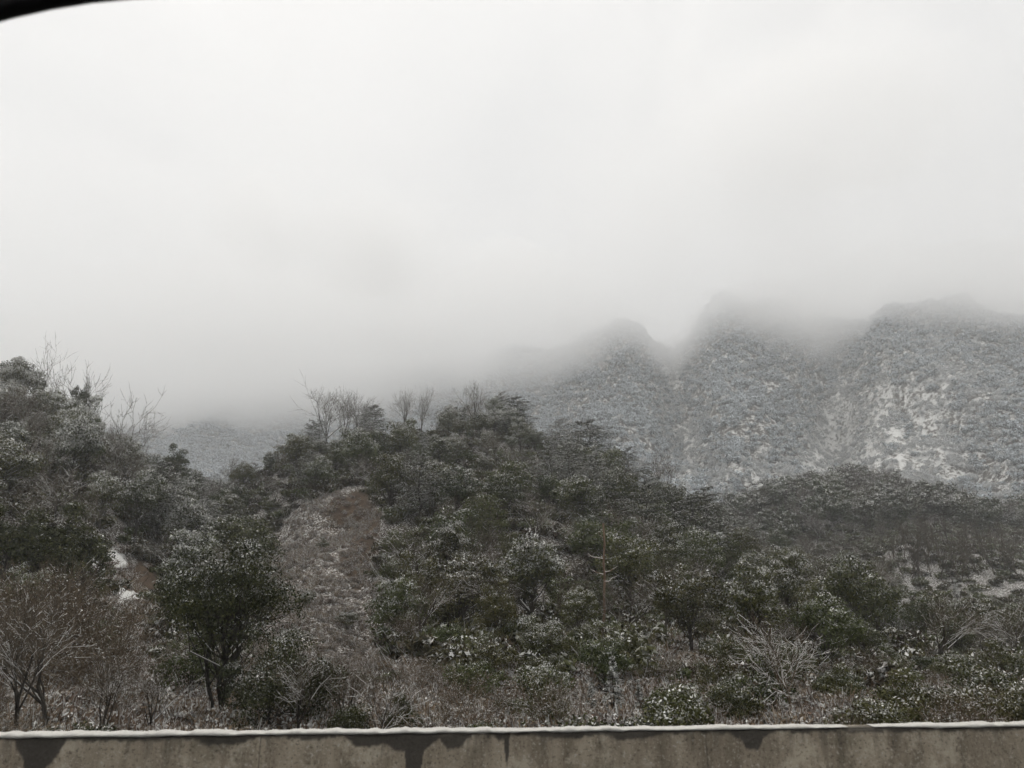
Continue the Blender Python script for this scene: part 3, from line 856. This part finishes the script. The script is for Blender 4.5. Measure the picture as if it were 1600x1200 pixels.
# skyline of the left hill
for px, pb, pt, mdl, bh, lab, kw in (
        (25, 640, 556, EV[1], 8, 'broad dark evergreen crowning the hill at the photo edge', dict(snow=0.2, tone=0.35)),
        (122, 672, 596, EV[3], 8, 'narrow dark evergreen column on the hill crest below a bare tree', dict(snow=0.12, tone=0.25, wide=0.42)),
        (48, 650, 522, SPARSE[0], 9, 'tallest thin bare tree on the left hill crest', dict(wide=0.8)),
        (66, 655, 556, SPARSE[1], 9, 'short thin bare tree beside the tallest one on the left crest', dict(wide=0.9)),
        (128, 668, 545, SPARSE[2], 9, 'bare forked tree rising above the narrow evergreen column', dict(wide=0.9)),
        (157, 690, 570, SPARSE[0], 9, 'bare upright tree between two other bare trees on the left crest', dict(wide=0.8)),
        (188, 700, 576, SPARSE[1], 9, 'bare tree with a leaning forked top on the left crest', dict(wide=1.0)),
        (213, 715, 625, SPARSE[2], 9, 'low bare tree where the left crest begins to drop', dict(wide=0.7)),
        (268, 775, 695, EV[0], 8, 'round dark green evergreen at the foot of the left crest', dict(snow=0.06, tone=0.33, hue=0.6, wide=0.85)),
        (340, 790, 705, BT[1], 9, 'pale bare tree standing in the saddle between the two hills', dict(tone=0.7))):
    hero('evergreen_tree' if bh == 8 else 'bare_tree', mdl, bh, px, pb, pt, lab, 'tree', Y=(104 + px * 0.06 if px < 300 else None), **kw)

# skyline of the middle hill
for px, pb, pt, mdl, bh, lab, kw in (
        (505, 725, 604, BT[1], 9, 'bare tree with a dense crown at the left end of the middle crest', {}),
        (537, 715, 596, BT[2], 9, 'tall bare flat-topped tree on the middle hill crest', dict(wide=0.8)),
        (560, 712, 602, BT[0], 9, 'bare tree behind the broad layered evergreen on the crest', dict(wide=0.8)),
        (482, 730, 655, LP[1], 10, 'small dark layered evergreen at the left shoulder of the middle hill', dict(wide=0.7)),
        (580, 720, 632, LP[0], 10, 'broad layered evergreen between bare trees on the middle crest', {}),
        (628, 715, 598, BT[0], 9, 'slim bare tree left of a pair on the middle crest', dict(wide=0.7)),
        (655, 712, 594, BT[3], 9, 'upright bare tree right of a pair on the middle crest', dict(wide=0.7)),
        (738, 720, 592, BT[2], 9, 'fan-shaped bare tree with dense twigs on the middle crest', dict(wide=1.15, snow=0.4)),
        (808, 725, 618, LP[1], 10, 'tall dark layered evergreen standing highest on the middle crest', dict(tone=0.4, wide=1.25)),
        (915, 768, 655, LP[0], 10, 'wide domed layered evergreen with visible stems right of the tallest one', dict(snow=0.3, wide=1.5)),
        (985, 775, 698, LP[2], 10, 'dark layered evergreen on the falling crest', dict(tone=0.35, wide=0.7)),
        (1035, 790, 692, BT[2], 9, 'pale bare tree at the right end of the middle crest', dict(tone=0.65, wide=1.0)),
        (862, 745, 690, BT[1], 9, 'low bare tree in the gap between two domed evergreens', {}),
        (700, 720, 640, EV[2], 8, 'small evergreen under the fan-shaped bare tree', dict(wide=0.9))):
    hero({8: 'evergreen_tree', 9: 'bare_tree', 10: 'layered_evergreen'}[bh], mdl, bh, px, pb, pt, lab, 'tree', Y=134 - max(0, px - 900) * 0.07, **kw)

# trees picked out on the slopes
for px, pb, pt, mdl, bh, lab, kw in (
        (832, 985, 828, EV[1], 8, 'large snow-dusted rounded evergreen at the centre of the middle hill', dict(snow=0.34, tone=0.5)),
        (845, 1065, 955, EV[2], 8, 'rounded evergreen with a pale top below the snow-dusted centre tree', dict(snow=0.30, tone=0.52)),
        (640, 990, 800, BT[2], 9, 'bare tree with snow-whitened boughs beside the landslide scar', dict(snow=0.6, tone=0.35)),
        (1090, 900, 775, LP[2], 10, 'big dark layered evergreen on the right shoulder of the middle hill', dict(tone=0.38, wide=1.35)),
        (990, 890, 770, BT[3], 9, 'pale-stemmed bare tree high on the middle slope', dict(tone=0.8, snow=0.5, bark_tone=0.9, wide=0.8)),
        (1012, 895, 790, BT[1], 9, 'bare pale tree just right of the pale-stemmed one', dict(tone=0.7, snow=0.5, bark_tone=0.9, wide=0.8)),
        (1040, 1010, 850, BT[0], 9, 'slender bare tree low on the right shoulder of the middle hill', dict(tone=0.6, snow=0.4, bark_tone=0.8)),
        (760, 970, 860, BT[2], 9, 'leaning bare tree with white snowy branches left of the rounded evergreen', dict(tone=0.5, snow=0.7)),
        (700, 1010, 900, EV[4], 8, 'dark evergreen on the lower middle slope', dict(tone=0.36, snow=0.16)),
        (1500, 965, 900, CO[0], 5, 'single narrow snowy conifer among bare stems on the right slope', dict(snow=0.5, tone=0.35)),
        (1138, 800, 755, CO[1], 5, 'tiny pointed conifer at the notch before the far mountain', dict(snow=0.2, tone=0.3)),
        (960, 1125, 1012, CO[1], 5, 'young snow-dusted conifer above the parapet', dict(snow=0.34, tone=0.4)),
        (925, 1128, 1052, CO[0], 5, 'smaller young snow-dusted conifer left of its neighbour', dict(snow=0.30, tone=0.4)),
        (1000, 1130, 1055, CO[0], 5, 'young snowy conifer right of its taller neighbour', dict(snow=0.28, tone=0.4))):
    hero({5: 'conifer', 8: 'evergreen_tree', 9: 'bare_tree', 10: 'layered_evergreen'}[bh], mdl, bh, px, pb, pt, lab, 'tree', **kw)

# brown thicket and the dark evergreens above it, near the left edge
for k, (px, Y, pt) in enumerate(((-10, 30, 935), (30, 33, 900), (70, 31, 915), (105, 34, 890), (140, 30, 940), (10, 37, 860), (60, 39, 850), (110, 40, 870), (150, 36, 930), (-30, 35, 880))):
    hero('brown_shrub', BS[k % 3], 3.2, px, 1140, pt, 'tall twiggy brown shrub in the thicket beside the snowy gully', 'shrub', Y=Y, group='tall shrubs of the brown thicket', snow=0.2, tone=0.5, wide=0.9)
for px, Y, pt, lab in ((-5, 50, 790, 'dark evergreen above the brown thicket, cut by the photo edge'), (60, 51, 785, 'dark evergreen above the middle of the brown thicket'), (118, 52, 815, 'dark evergreen between the brown thicket and the snowy gully')):
    hero('evergreen_tree', EV[px % 5], 8, px, 960, pt, lab, 'tree', Y=Y, tone=0.32, snow=0.05)

# rows of thin planted saplings on the right slope
PL = [m_bare(260 + k, H=9, spread=0.5, snow=0.3, trunk_h=0.6, kids=(6, 3, 3), twig_r=0.035, rtrunk=0.016, up=0.3, mats=(M['twig'], M['twig'])) for k in range(3)]
_rs = np.random.RandomState(77)
for r in range(3):
    for c in range(17):
        p = hit(1405 + c * 13 + _rs.normal() * 4 - r * 7, 858 + r * 24 + _rs.normal() * 3)
        if p is None: continue
        USED.append((p[0], p[1], 1.5))
        nm = ('top', 'middle', 'lowest')[r]
        tree('planted_sapling', PL[_rs.randint(3)], p, _rs.uniform(5.5, 8.0), 9, 'thin upright leafless tree in the planted rows, ' + nm + ' row', 'tree', nm + ' row of thin planted trees on the right slope', tone=0.4, bark_tone=0.4, snow=0.3)

# low bushes rooted on the slide
for px, py, pt, lab in ((425, 905, 880, 'small bush on the far side of the brown scar'), (480, 950, 918, 'small bush at the middle of the brown scar'), (545, 985, 950, 'small bush low on the brown scar, near the trees'), (455, 1010, 975, 'small bush low on the brown scar, near the big evergreen'), (505, 860, 838, 'tiny bush high on the brown scar')):
    hero('evergreen_shrub', ES[px % 3], 2.8, px, py, pt, lab, 'shrub', tone=0.5, hue=0.35, snow=0.3)

# dead trunk snapped off on the middle slope
def snag():
    p = hit(945, 1000); h = pix_at(945, 818, p[1])[2] - p[2]
    rs = np.random.RandomState(3); g = Geo(); b2 = []
    ch = limb_chain(rs, np.zeros(3), np.array([0.15, 0, h]), 7, 0.008)
    add_chain(g, ch, 0.11, 0.07, 0.6, rs, 7)
    for k in range(6):
        a = rs.rand() * 6.28; z = h * rs.uniform(0.45, 0.95)
        c = limb_chain(rs, np.array([0.1, 0, z]), np.array([math.cos(a) * 1.2, math.sin(a) * 1.2, z + 0.4]), 3, 0.05)
        bq = Geo(); add_chain(bq, c, 0.04, 0.015, 0.8, rs, 4, snow=0.9); b2.append(bq)
    root = bpy.data.objects.new('dead_tree', None); COL.objects.link(root); root.location = p
    tag(root, 'straight pale brown dead trunk without a crown on the middle hill', 'dead tree')
    m = plant_mat('dead_wood', (0.06, 0.04, 0.026), (0.17, 0.115, 0.078))
    for nm, q in [('trunk', g)] + [('branch', q) for q in b2]:
        o = link(nm, q.mesh(nm, m), root); color_of(o, 0.6, 0.5, 0.5)
snag()

# ------------------------------------------------------------------ the wooded slopes: every tree a thing of its own
def zone_of(p, px):
    if p[1] > 142 or (px > 1180 and p[1] > 100): return 'right hill'
    if px < 330: return 'left hill'
    return 'middle hill'

def scatter(n_try, ybounds, spacing, rs):
    pts = []
    cell = {}
    for x, y, r in USED: cell.setdefault((int(x // 6), int(y // 6)), []).append((x, y, r))
    for _ in range(n_try):
        y = rs.uniform(*ybounds); px = rs.uniform(-90, 1690)
        x = (px - 800) / FPX * y * 1.0
        sp = spacing * rs.uniform(0.75, 1.25)
        c = (int(x // 6), int(y // 6))
        if any((x - a) ** 2 + (y - b) ** 2 < max(sp, r) ** 2 for i in (-1, 0, 1) for j in (-1, 0, 1) for a, b, r in cell.get((c[0] + i, c[1] + j), [])): continue
        cell.setdefault(c, []).append((x, y, sp))
        pts.append((x, y))
    return pts

COUNT = {}
def plant_slopes():
    rs = np.random.RandomState(11)
    for yb, sp, tries in (((44, 100), 3.7, 6000), ((100, 148), 3.9, 5000), ((148, 190), 5.0, 2500)):
        for x, y in scatter(tries, yb, sp, rs):
            z = float(ground_z(x, y)); p = np.array([x, y, z])
            if not seen(p, 6.0): continue
            px, py = to_pix(p); px, py = float(px), float(py)
            if px < -70 or px > 1670 or py > 1215: continue
            scar, soil, gul = ground_masks(np.array([x]), np.array([y]), np.array([z]))
            if (scar[0] or soil[0] or gul[0]): continue
            # an opening in front of the slide and the snowy gully
            if y < 60 and (120 < px < 290 or 400 < px < 600): continue
            if 135 < px < 262 and 850 < py < 1130: continue
            if 385 < px < 600 and 800 < py < 1130: continue
            zn = zone_of(p, px)
            low = py > 985
            q = rs.rand()
            nz = float(fbm(x / 18, y / 18, 90))
            alt = np.clip((z - 5) / 30, 0, 1)
            snow = 0.09 + 0.26 * alt + 0.20 * rs.rand() + (0.15 if zn == 'left hill' else 0)
            tone = 0.36 + 0.34 * rs.rand() + (0.06 if low else 0); hue = rs.uniform(0.3, 0.75)
            if zn == 'right hill' and px > 1230 and y < 205:
                kind = 'bare' if q < 0.72 else 'ev'
            elif zn == 'left hill' and y < 70:
                kind = 'ev' if q < 0.5 else 'bare'
            else:
                kind = 'ev' if q < 0.50 + (nz - 0.5) * 1.6 else ('bare' if q < 0.88 else ('lp' if y > 75 else 'ev'))
            size = lambda v, a, b: 'small' if v < a else ('tall' if v > b else 'mid-sized')
            snowy = lambda v, a, b: 'lightly dusted' if v < a else ('snow-laden' if v > b else 'snow-dusted')
            side = '' if zn != 'middle hill' else (' left of the brown scar' if px < 480 else (' near the brown scar' if px < 680 else (' at the centre' if px < 930 else ' on the right flank')))
            if zn == 'right hill': side = ' beside the middle hill' if px < 1250 else (' at its middle' if px < 1450 else ' at the photo edge')
            if zn == 'left hill': side = ' at the photo edge' if px < 120 else ' near the snowy gully'
            where = {'left hill': 'on the left hill', 'middle hill': 'on the middle hill', 'right hill': 'on the right hill'}[zn] + (' low slope' if low else (' upper slope' if py < 860 else ' mid slope')) + side
            bs = 0.3 + 0.5 * rs.rand()
            h = {'ev': rs.uniform(4.2, 8.8), 'bare': rs.uniform(4.6, 8.2), 'lp': rs.uniform(6, 9.5)}[kind]
            if y < 60: h *= 0.75
            if y > 118 and zn == 'middle hill': h *= 0.72
            if px > 1385 and 838 < py < 990 and y > 70 and rs.rand() < 0.88: continue
            if px > 1370 and 48 < y < 130: h *= 0.6
            key = kind
            if COUNT.get(key, 0) >= 298: continue
            COUNT[key] = COUNT.get(key, 0) + 1
            if kind == 'ev':
                tree('evergreen_tree', EV[rs.randint(5)], p, h, 8, size(h, 5.6, 7.2) + ' ' + snowy(snow, 0.28, 0.44) + ' evergreen ' + where, 'tree', size(h, 5.6, 7.2) + ' ' + snowy(snow, 0.28, 0.44) + ' evergreens ' + where, tone=tone, hue=hue, snow=snow, wide=rs.uniform(0.85, 1.15), lean=rs.normal() * 0.04)
            elif kind == 'bare':
                tree('bare_tree', SPARSE[rs.randint(3)] if px > 1380 and zn == 'right hill' else BT[rs.randint(4)], p, h, 9, size(h, 6.2, 7.4) + ' ' + snowy(bs, 0.45, 0.62) + ' leafless tree ' + where, 'tree', size(h, 6.2, 7.4) + ' ' + snowy(bs, 0.45, 0.62) + ' leafless trees ' + where, tone=0.35 + 0.35 * rs.rand(), hue=hue, snow=bs, wide=rs.uniform(0.8, 1.1), lean=rs.normal() * 0.08, bark_tone=0.3 + 0.6 * rs.rand())
            else:
                tree('layered_evergreen', LP[rs.randint(3)], p, h, 10, size(h, 6.9, 8.0) + ' layered evergreen ' + where, 'tree', size(h, 6.9, 8.0) + ' layered evergreens ' + where, tone=0.38 + .15 * rs.rand(), hue=hue, snow=snow + 0.05, wide=rs.uniform(0.8, 1.05))
    # shrubs on the lowest ground, seen over the wall
    for x, y in scatter(2600, (17, 46), 2.1, rs):
        z = float(ground_z(x, y)); p = np.array([x, y, z])
        px, py = to_pix(p + [0, 0, 2.0]); px, py = float(px), float(py)
        if py > 1150 or px < -40 or px > 1640: continue
        if any(a < px < b and y < yy for a, b, yy in ((285, 400, 31), (385, 500, 27.5), (560, 612, 27), (900, 1025, 33), (1150, 1330, 31.5))) and (y > 20 or rs.rand() < 0.5): continue
        gul = ground_masks(np.array([x]), np.array([y]), np.array([z]))[2][0]
        if gul and rs.rand() < 0.9: continue
        if 165 < px < 285 and y > 22 and rs.rand() < 0.8: continue
        green = rs.rand() < (0.62 if px > 640 else (0.12 if px > 480 else 0.15))
        hs = rs.uniform(1.3, 2.7); nb = 'low' if hs < 1.75 else ('high' if hs > 2.25 else 'medium-high')
        part = 'before the left hill, near the edge' if px < 130 else 'below the snowy gully' if px < 260 else 'below the big evergreen' if px < 480 else 'below the brown scar' if px < 680 else 'below the centre of the middle hill' if px < 900 else 'near the snowy conifers' if px < 1050 else 'left of the spreading bare tree' if px < 1200 else 'right of the spreading bare tree' if px < 1400 else 'by the right photo edge'
        part0 = 'before the left hill' if px < 330 else ('below the middle hill' if px < 1050 else 'below the right hill')
        k = 'es' if green else 'bs'
        if COUNT.get(k, 0) >= 298: continue
        COUNT[k] = COUNT.get(k, 0) + 1
        if green:
            tree('evergreen_shrub', ES[rs.randint(3)], p, hs, 2.8, nb + ' snow-speckled evergreen shrub over the parapet ' + part, 'shrub', nb + ' evergreen shrubs over the parapet ' + part, tone=0.40 + 0.25 * rs.rand(), hue=rs.uniform(.3, .8), snow=0.08 + 0.16 * rs.rand())
        else:
            tree('brown_shrub', BS[rs.randint(3)], p, hs * 1.05, 3.2, nb + ' twiggy brown shrub over the parapet ' + part, 'shrub', nb + ' brown shrubs over the parapet ' + part, tone=0.35 + 0.3 * rs.rand(), hue=rs.uniform(.3, .6), snow=0.22 + 0.3 * rs.rand())
plant_slopes()
print('COUNT', COUNT)

# ------------------------------------------------------------------ undergrowth and the far wood: masses nobody could count
def scatter_nodes(name, pts, scl, protos, label, cat):
    """points carrying a size; geometry nodes set one of the plant meshes on each"""
    me = bpy.data.meshes.new(name)
    me.vertices.add(len(pts)); me.vertices.foreach_set('co', np.ascontiguousarray(pts, np.float32).ravel())
    a = me.attributes.new('size', 'FLOAT', 'POINT'); a.data.foreach_set('value', np.ascontiguousarray(scl, np.float32))
    o = link(name, me); tag(o, label, cat, kind='stuff')
    coll = bpy.data.collections.new(name + '_models')
    for k, pm in enumerate(protos):
        po = bpy.data.objects.new('model', pm); coll.objects.link(po)
    ng = bpy.data.node_groups.new(name, 'GeometryNodeTree')
    ng.interface.new_socket('Geometry', in_out='INPUT', socket_type='NodeSocketGeometry')
    ng.interface.new_socket('Geometry', in_out='OUTPUT', socket_type='NodeSocketGeometry')
    N, L = ng.nodes, ng.links
    gi, go = N.new('NodeGroupInput'), N.new('NodeGroupOutput')
    iop = N.new('GeometryNodeInstanceOnPoints'); ci = N.new('GeometryNodeCollectionInfo')
    ci.inputs['Collection'].default_value = coll
    ci.inputs['Separate Children'].default_value = True
    ci.inputs['Reset Children'].default_value = True
    rv = N.new('FunctionNodeRandomValue'); rv.data_type = 'FLOAT_VECTOR'
    rv.inputs['Min'].default_value = (-0.12, -0.12, 0); rv.inputs['Max'].default_value = (0.12, 0.12, 6.283)
    ri = N.new('FunctionNodeRandomValue'); ri.data_type = 'INT'
    ri.inputs[4].default_value = 0; ri.inputs[5].default_value = len(protos) - 1
    na = N.new('GeometryNodeInputNamedAttribute'); na.data_type = 'FLOAT'; na.inputs['Name'].default_value = 'size'
    L.new(gi.outputs[0], iop.inputs['Points']); L.new(ci.outputs[0], iop.inputs['Instance'])
    iop.inputs['Pick Instance'].default_value = True
    L.new(ri.outputs[2], iop.inputs['Instance Index'])
    L.new(rv.outputs[0], iop.inputs['Rotation'])
    L.new(na.outputs[0], iop.inputs['Scale'])
    L.new(iop.outputs[0], go.inputs[0])
    md = o.modifiers.new('scatter', 'NODES'); md.node_group = ng
    return o

def on_ground(n, y0, y1, rs, xpad=1.0):
    y = np.sqrt(rs.uniform(y0 ** 2, y1 ** 2, n)); x = rs.uniform(-0.8, 0.8, n) * y * xpad
    return np.stack([x, y, ground_z(x, y)], 1)

def masses():
    rs = np.random.RandomState(5)
    UB = [m_clump(700 + k, 1.0, 420, 0.26, M['under'], stems=24) for k in range(4)]
    SB = [m_clump(720 + k, 0.5, 160, 0.11, M['scrub'], stems=46, flat=0.6) for k in range(3)]
    P = on_ground(20000, 40, 265, rs)
    sca, soi, gul = ground_masks(P[:, 0], P[:, 1], P[:, 2])
    qx, qy = to_pix(P)
    rows = (qx > 1395) & (qy > 835) & (qy < 985) & (rs.rand(len(P)) < 0.3)
    P = P[~(sca | soi | gul | rows)]
    scatter_nodes('undergrowth', P, rs.uniform(0.6, 1.5, len(P)), UB, 'tangled snow-speckled undergrowth between the trees of the wooded hills', 'undergrowth')
    # wood on the back of the right hill
    LM = plant_mat('hill_foliage', (0.020, 0.024, 0.012), (0.105, 0.105, 0.048), snow_amt=0.28)
    TM = plant_mat('hill_twigs', (0.036, 0.030, 0.024), (0.150, 0.122, 0.095), snow_amt=0.5)
    HF = [m_evergreen(780 + k, H=7, W=5, ncl=24, nleaf=2600, leaf=0.34, trunk_frac=0.15, mats=(TM, LM))['crown'] for k in range(3)]
    HF += [m_bare(790 + k, H=7.5, snow=0.4, kids=(5, 4, 4, 4), twig_r=0.018, mats=(TM, TM))['crown'] for k in range(2)]
    P = on_ground(6000, 180, 268, rs)
    cr = fbm(P[:, 0] / 12, P[:, 1] / 12, 33)
    qx, qy = to_pix(P)
    P = P[(rs.rand(len(P)) < 0.7 * cr) & ~((qx > 1385) & (qy > 835))]
    scatter_nodes('crest_forest', P, rs.uniform(0.65, 1.5, len(P)), HF, 'dense mixed wood covering the top of the right hill', 'forest')
    # dry scrub on the slide, in the gully and on the low ground beyond the wall
    P = on_ground(60000, 17, 125, rs)
    sca, soi, gul = ground_masks(P[:, 0], P[:, 1], P[:, 2])
    keep = (sca & (rs.rand(len(P)) < 0.60)) | (soi & (rs.rand(len(P)) < 0.03)) | (gul & (rs.rand(len(P)) < 0.12)) | ((P[:, 1] < 60) & ~gul & (rs.rand(len(P)) < 0.30))
    P = P[keep]; sca = sca[keep]
    scatter_nodes('dry_scrub', P, rs.uniform(0.6, 1.7, len(P)) * np.where(sca, 0.62, 1.0), SB, 'dry brown scrub sprinkled with snow on the landslide scar and low ground', 'scrub')
    # far mountain wood
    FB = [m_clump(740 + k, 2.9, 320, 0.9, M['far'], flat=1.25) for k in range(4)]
    P = on_ground(85000, 330, 1200, rs, 1.02)
    sn = mountain_snow(P[:, 0], P[:, 1], P[:, 2])
    keep = rs.rand(len(P)) > sn * 0.28
    P = P[keep]; sn = sn[keep]
    heavy = rs.rand(len(P)) < np.clip(sn * 2.2 + 0.10, 0, 1)
    siz = rs.uniform(0.7, 1.55, len(P)) * (1 - 0.35 * sn)
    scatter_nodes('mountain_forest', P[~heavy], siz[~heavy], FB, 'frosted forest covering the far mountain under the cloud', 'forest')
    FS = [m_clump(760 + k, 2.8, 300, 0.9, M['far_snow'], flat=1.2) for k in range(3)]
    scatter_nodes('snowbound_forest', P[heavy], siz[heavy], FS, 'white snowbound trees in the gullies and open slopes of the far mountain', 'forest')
masses()

# ------------------------------------------------------------------ air: even haze, and the low cloud on the mountain
def volume_mat(name, dens, col, aniso=0.0):
    m = bpy.data.materials.new(name); m.use_nodes = True
    n, l = m.node_tree.nodes, m.node_tree.links; n.clear()
    out = n.new('ShaderNodeOutputMaterial'); v = n.new('ShaderNodeVolumePrincipled')
    v.inputs['Density'].default_value = dens; v.inputs['Color'].default_value = (*col, 1); v.inputs['Anisotropy'].default_value = aniso
    l.new(v.outputs[0], out.inputs['Volume'])
    v.inputs['Density Attribute'].default_value = ''; v.inputs['Temperature Attribute'].default_value = ''
    m.cycles.homogeneous_volume = True
    return m

def haze():
    x, y0, y1, z0, z1 = 2700, -1600, 1560, -8, 330
    V = np.array([(-x, y0, z0), (x, y0, z0), (x, y1, z0), (-x, y1, z0), (-x, y0, z1), (x, y0, z1), (x, y1, z1), (-x, y1, z1)])
    F = np.array([(3, 2, 1, 0), (4, 5, 6, 7), (0, 1, 5, 4), (1, 2, 6, 5), (2, 3, 7, 6), (3, 0, 4, 7)])
    o = link('haze', mk_mesh('haze', V, [F], volume_mat('haze_air', 0.0006, (0.968, 0.986, 1.0), 0.55)))
    tag(o, 'thin pale haze in the valley air', 'haze', kind='stuff')
haze()

def cloud():
    """stratus deck: its ragged underside hangs lower over the mountain and hides the tops"""
    n1, n2 = 260, 170
    X = np.linspace(-2300, 2300, n1)[:, None] * np.ones((1, n2)); Y = np.linspace(-900, 1550, n2)[None] * np.ones((n1, 1))
    u = X / np.maximum(Y, 350)
    zb = np.interp(u, [-0.6, -0.25, 0.0, 0.1, 0.165, 0.22, 0.295, 0.36, 0.43, 0.53, 0.62, 0.7], [172, 176, 182, 178, 192, 174, 212, 201, 192, 222, 212, 204])
    zb = zb + np.clip((520 - Y) / 250, 0, 1) * 75
    rag = (fbm(X / 150, Y / 150, 44, 5) - 0.5) * 90
    rag = rag * np.where(Y > 450, 0.4, 1.0)
    B = zb + rag
    th = np.interp(Y, [-900, 150, 480, 650, 1550], [18, 22, 50, 90, 110]) * (0.6 + 0.8 * fbm(X / 150, Y / 150, 45, 5) + np.clip((Y - 250) / 250, 0, 1) * 1.3 * (fbm(X / 150, Y / 150, 45, 5) - 0.5))
    T = np.maximum(zb + th + 0.3 * rag, B + 3)
    edge = np.minimum(np.clip((2300 - np.abs(X)) / 200, 0, 1), np.clip(np.minimum(Y + 900, 1550 - Y) / 150, 0, 1))
    T = B + (T - B) * edge + 0.5
    V = np.concatenate([np.stack([X, Y, B], -1).reshape(-1, 3), np.stack([X, Y, T], -1).reshape(-1, 3)])
    i = np.arange(n1 - 1)[:, None] * n2; j = np.arange(n2 - 1)[None]; a = (i + j).ravel()
    q = np.stack([a, a + 1, a + n2 + 1, a + n2], 1); k = n1 * n2
    F = [q, q[:, ::-1] + k]
    def side(e):
        e = np.asarray(e); return np.stack([e[:-1], e[1:], e[1:] + k, e[:-1] + k], 1)
    F += [side(np.arange(n1) * n2), side((np.arange(n1) * n2 + n2 - 1)[::-1]), side(np.arange(n2)[::-1]), side(np.arange(n2) + (n1 - 1) * n2)]
    o = link('cloud_deck', mk_mesh('cloud_deck', V, F, volume_mat('cloud_air', 0.012, (1.0, 1.0, 1.0), 0.75), smooth=False))
    tag(o, 'low grey cloud deck swallowing the mountain tops', 'cloud', kind='stuff')
cloud()

def puff(px, py, Y, rx, ry, rz, seed, label):
    """a ragged scrap of cloud hanging below the deck"""
    n1, n2 = 64, 40
    a = np.linspace(0, 2 * math.pi, n1, endpoint=False)[:, None]; b = np.linspace(-math.pi / 2, math.pi / 2, n2)[None]
    D = np.stack([np.cos(a) * np.cos(b), np.sin(a) * np.cos(b), np.sin(b) + 0 * a], -1)
    k = 0.35 + 1.3 * fbm(D[..., 0] * 2.6 + seed + 5, D[..., 2] * 3.2 + D[..., 1] * 1.6 + 9, seed, 5)
    P = D * k[..., None] * np.array([rx, ry, rz])
    i = np.arange(n1)[:, None] * n2; j = np.arange(n2 - 1)[None]; i2 = (np.arange(n1)[:, None] + 1) % n1 * n2
    F = np.stack([(i + j).ravel(), (i2 + j).ravel(), (i2 + j + 1).ravel(), (i + j + 1).ravel()], 1)
    o = link('cloud_scrap', mk_mesh('cloud_scrap', P.reshape(-1, 3), [F], bpy.data.materials['scrap_air'], smooth=True), loc=tuple(pix_at(px, py, Y)))
    tag(o, label, 'cloud', kind='stuff')
volume_mat('scrap_air', 0.013, (0.995, 0.995, 0.995), 0.55)
puff(405, 345, 430, 30, 40, 24, 3, 'small grey scrap of cloud, the one nearer the left hill')
puff(585, 385, 450, 42, 50, 26, 8, 'broad grey scrap of cloud above the middle hill')
puff(1260, 190, 420, 95, 70, 38, 14, 'large faint grey cloud high above the mountain')
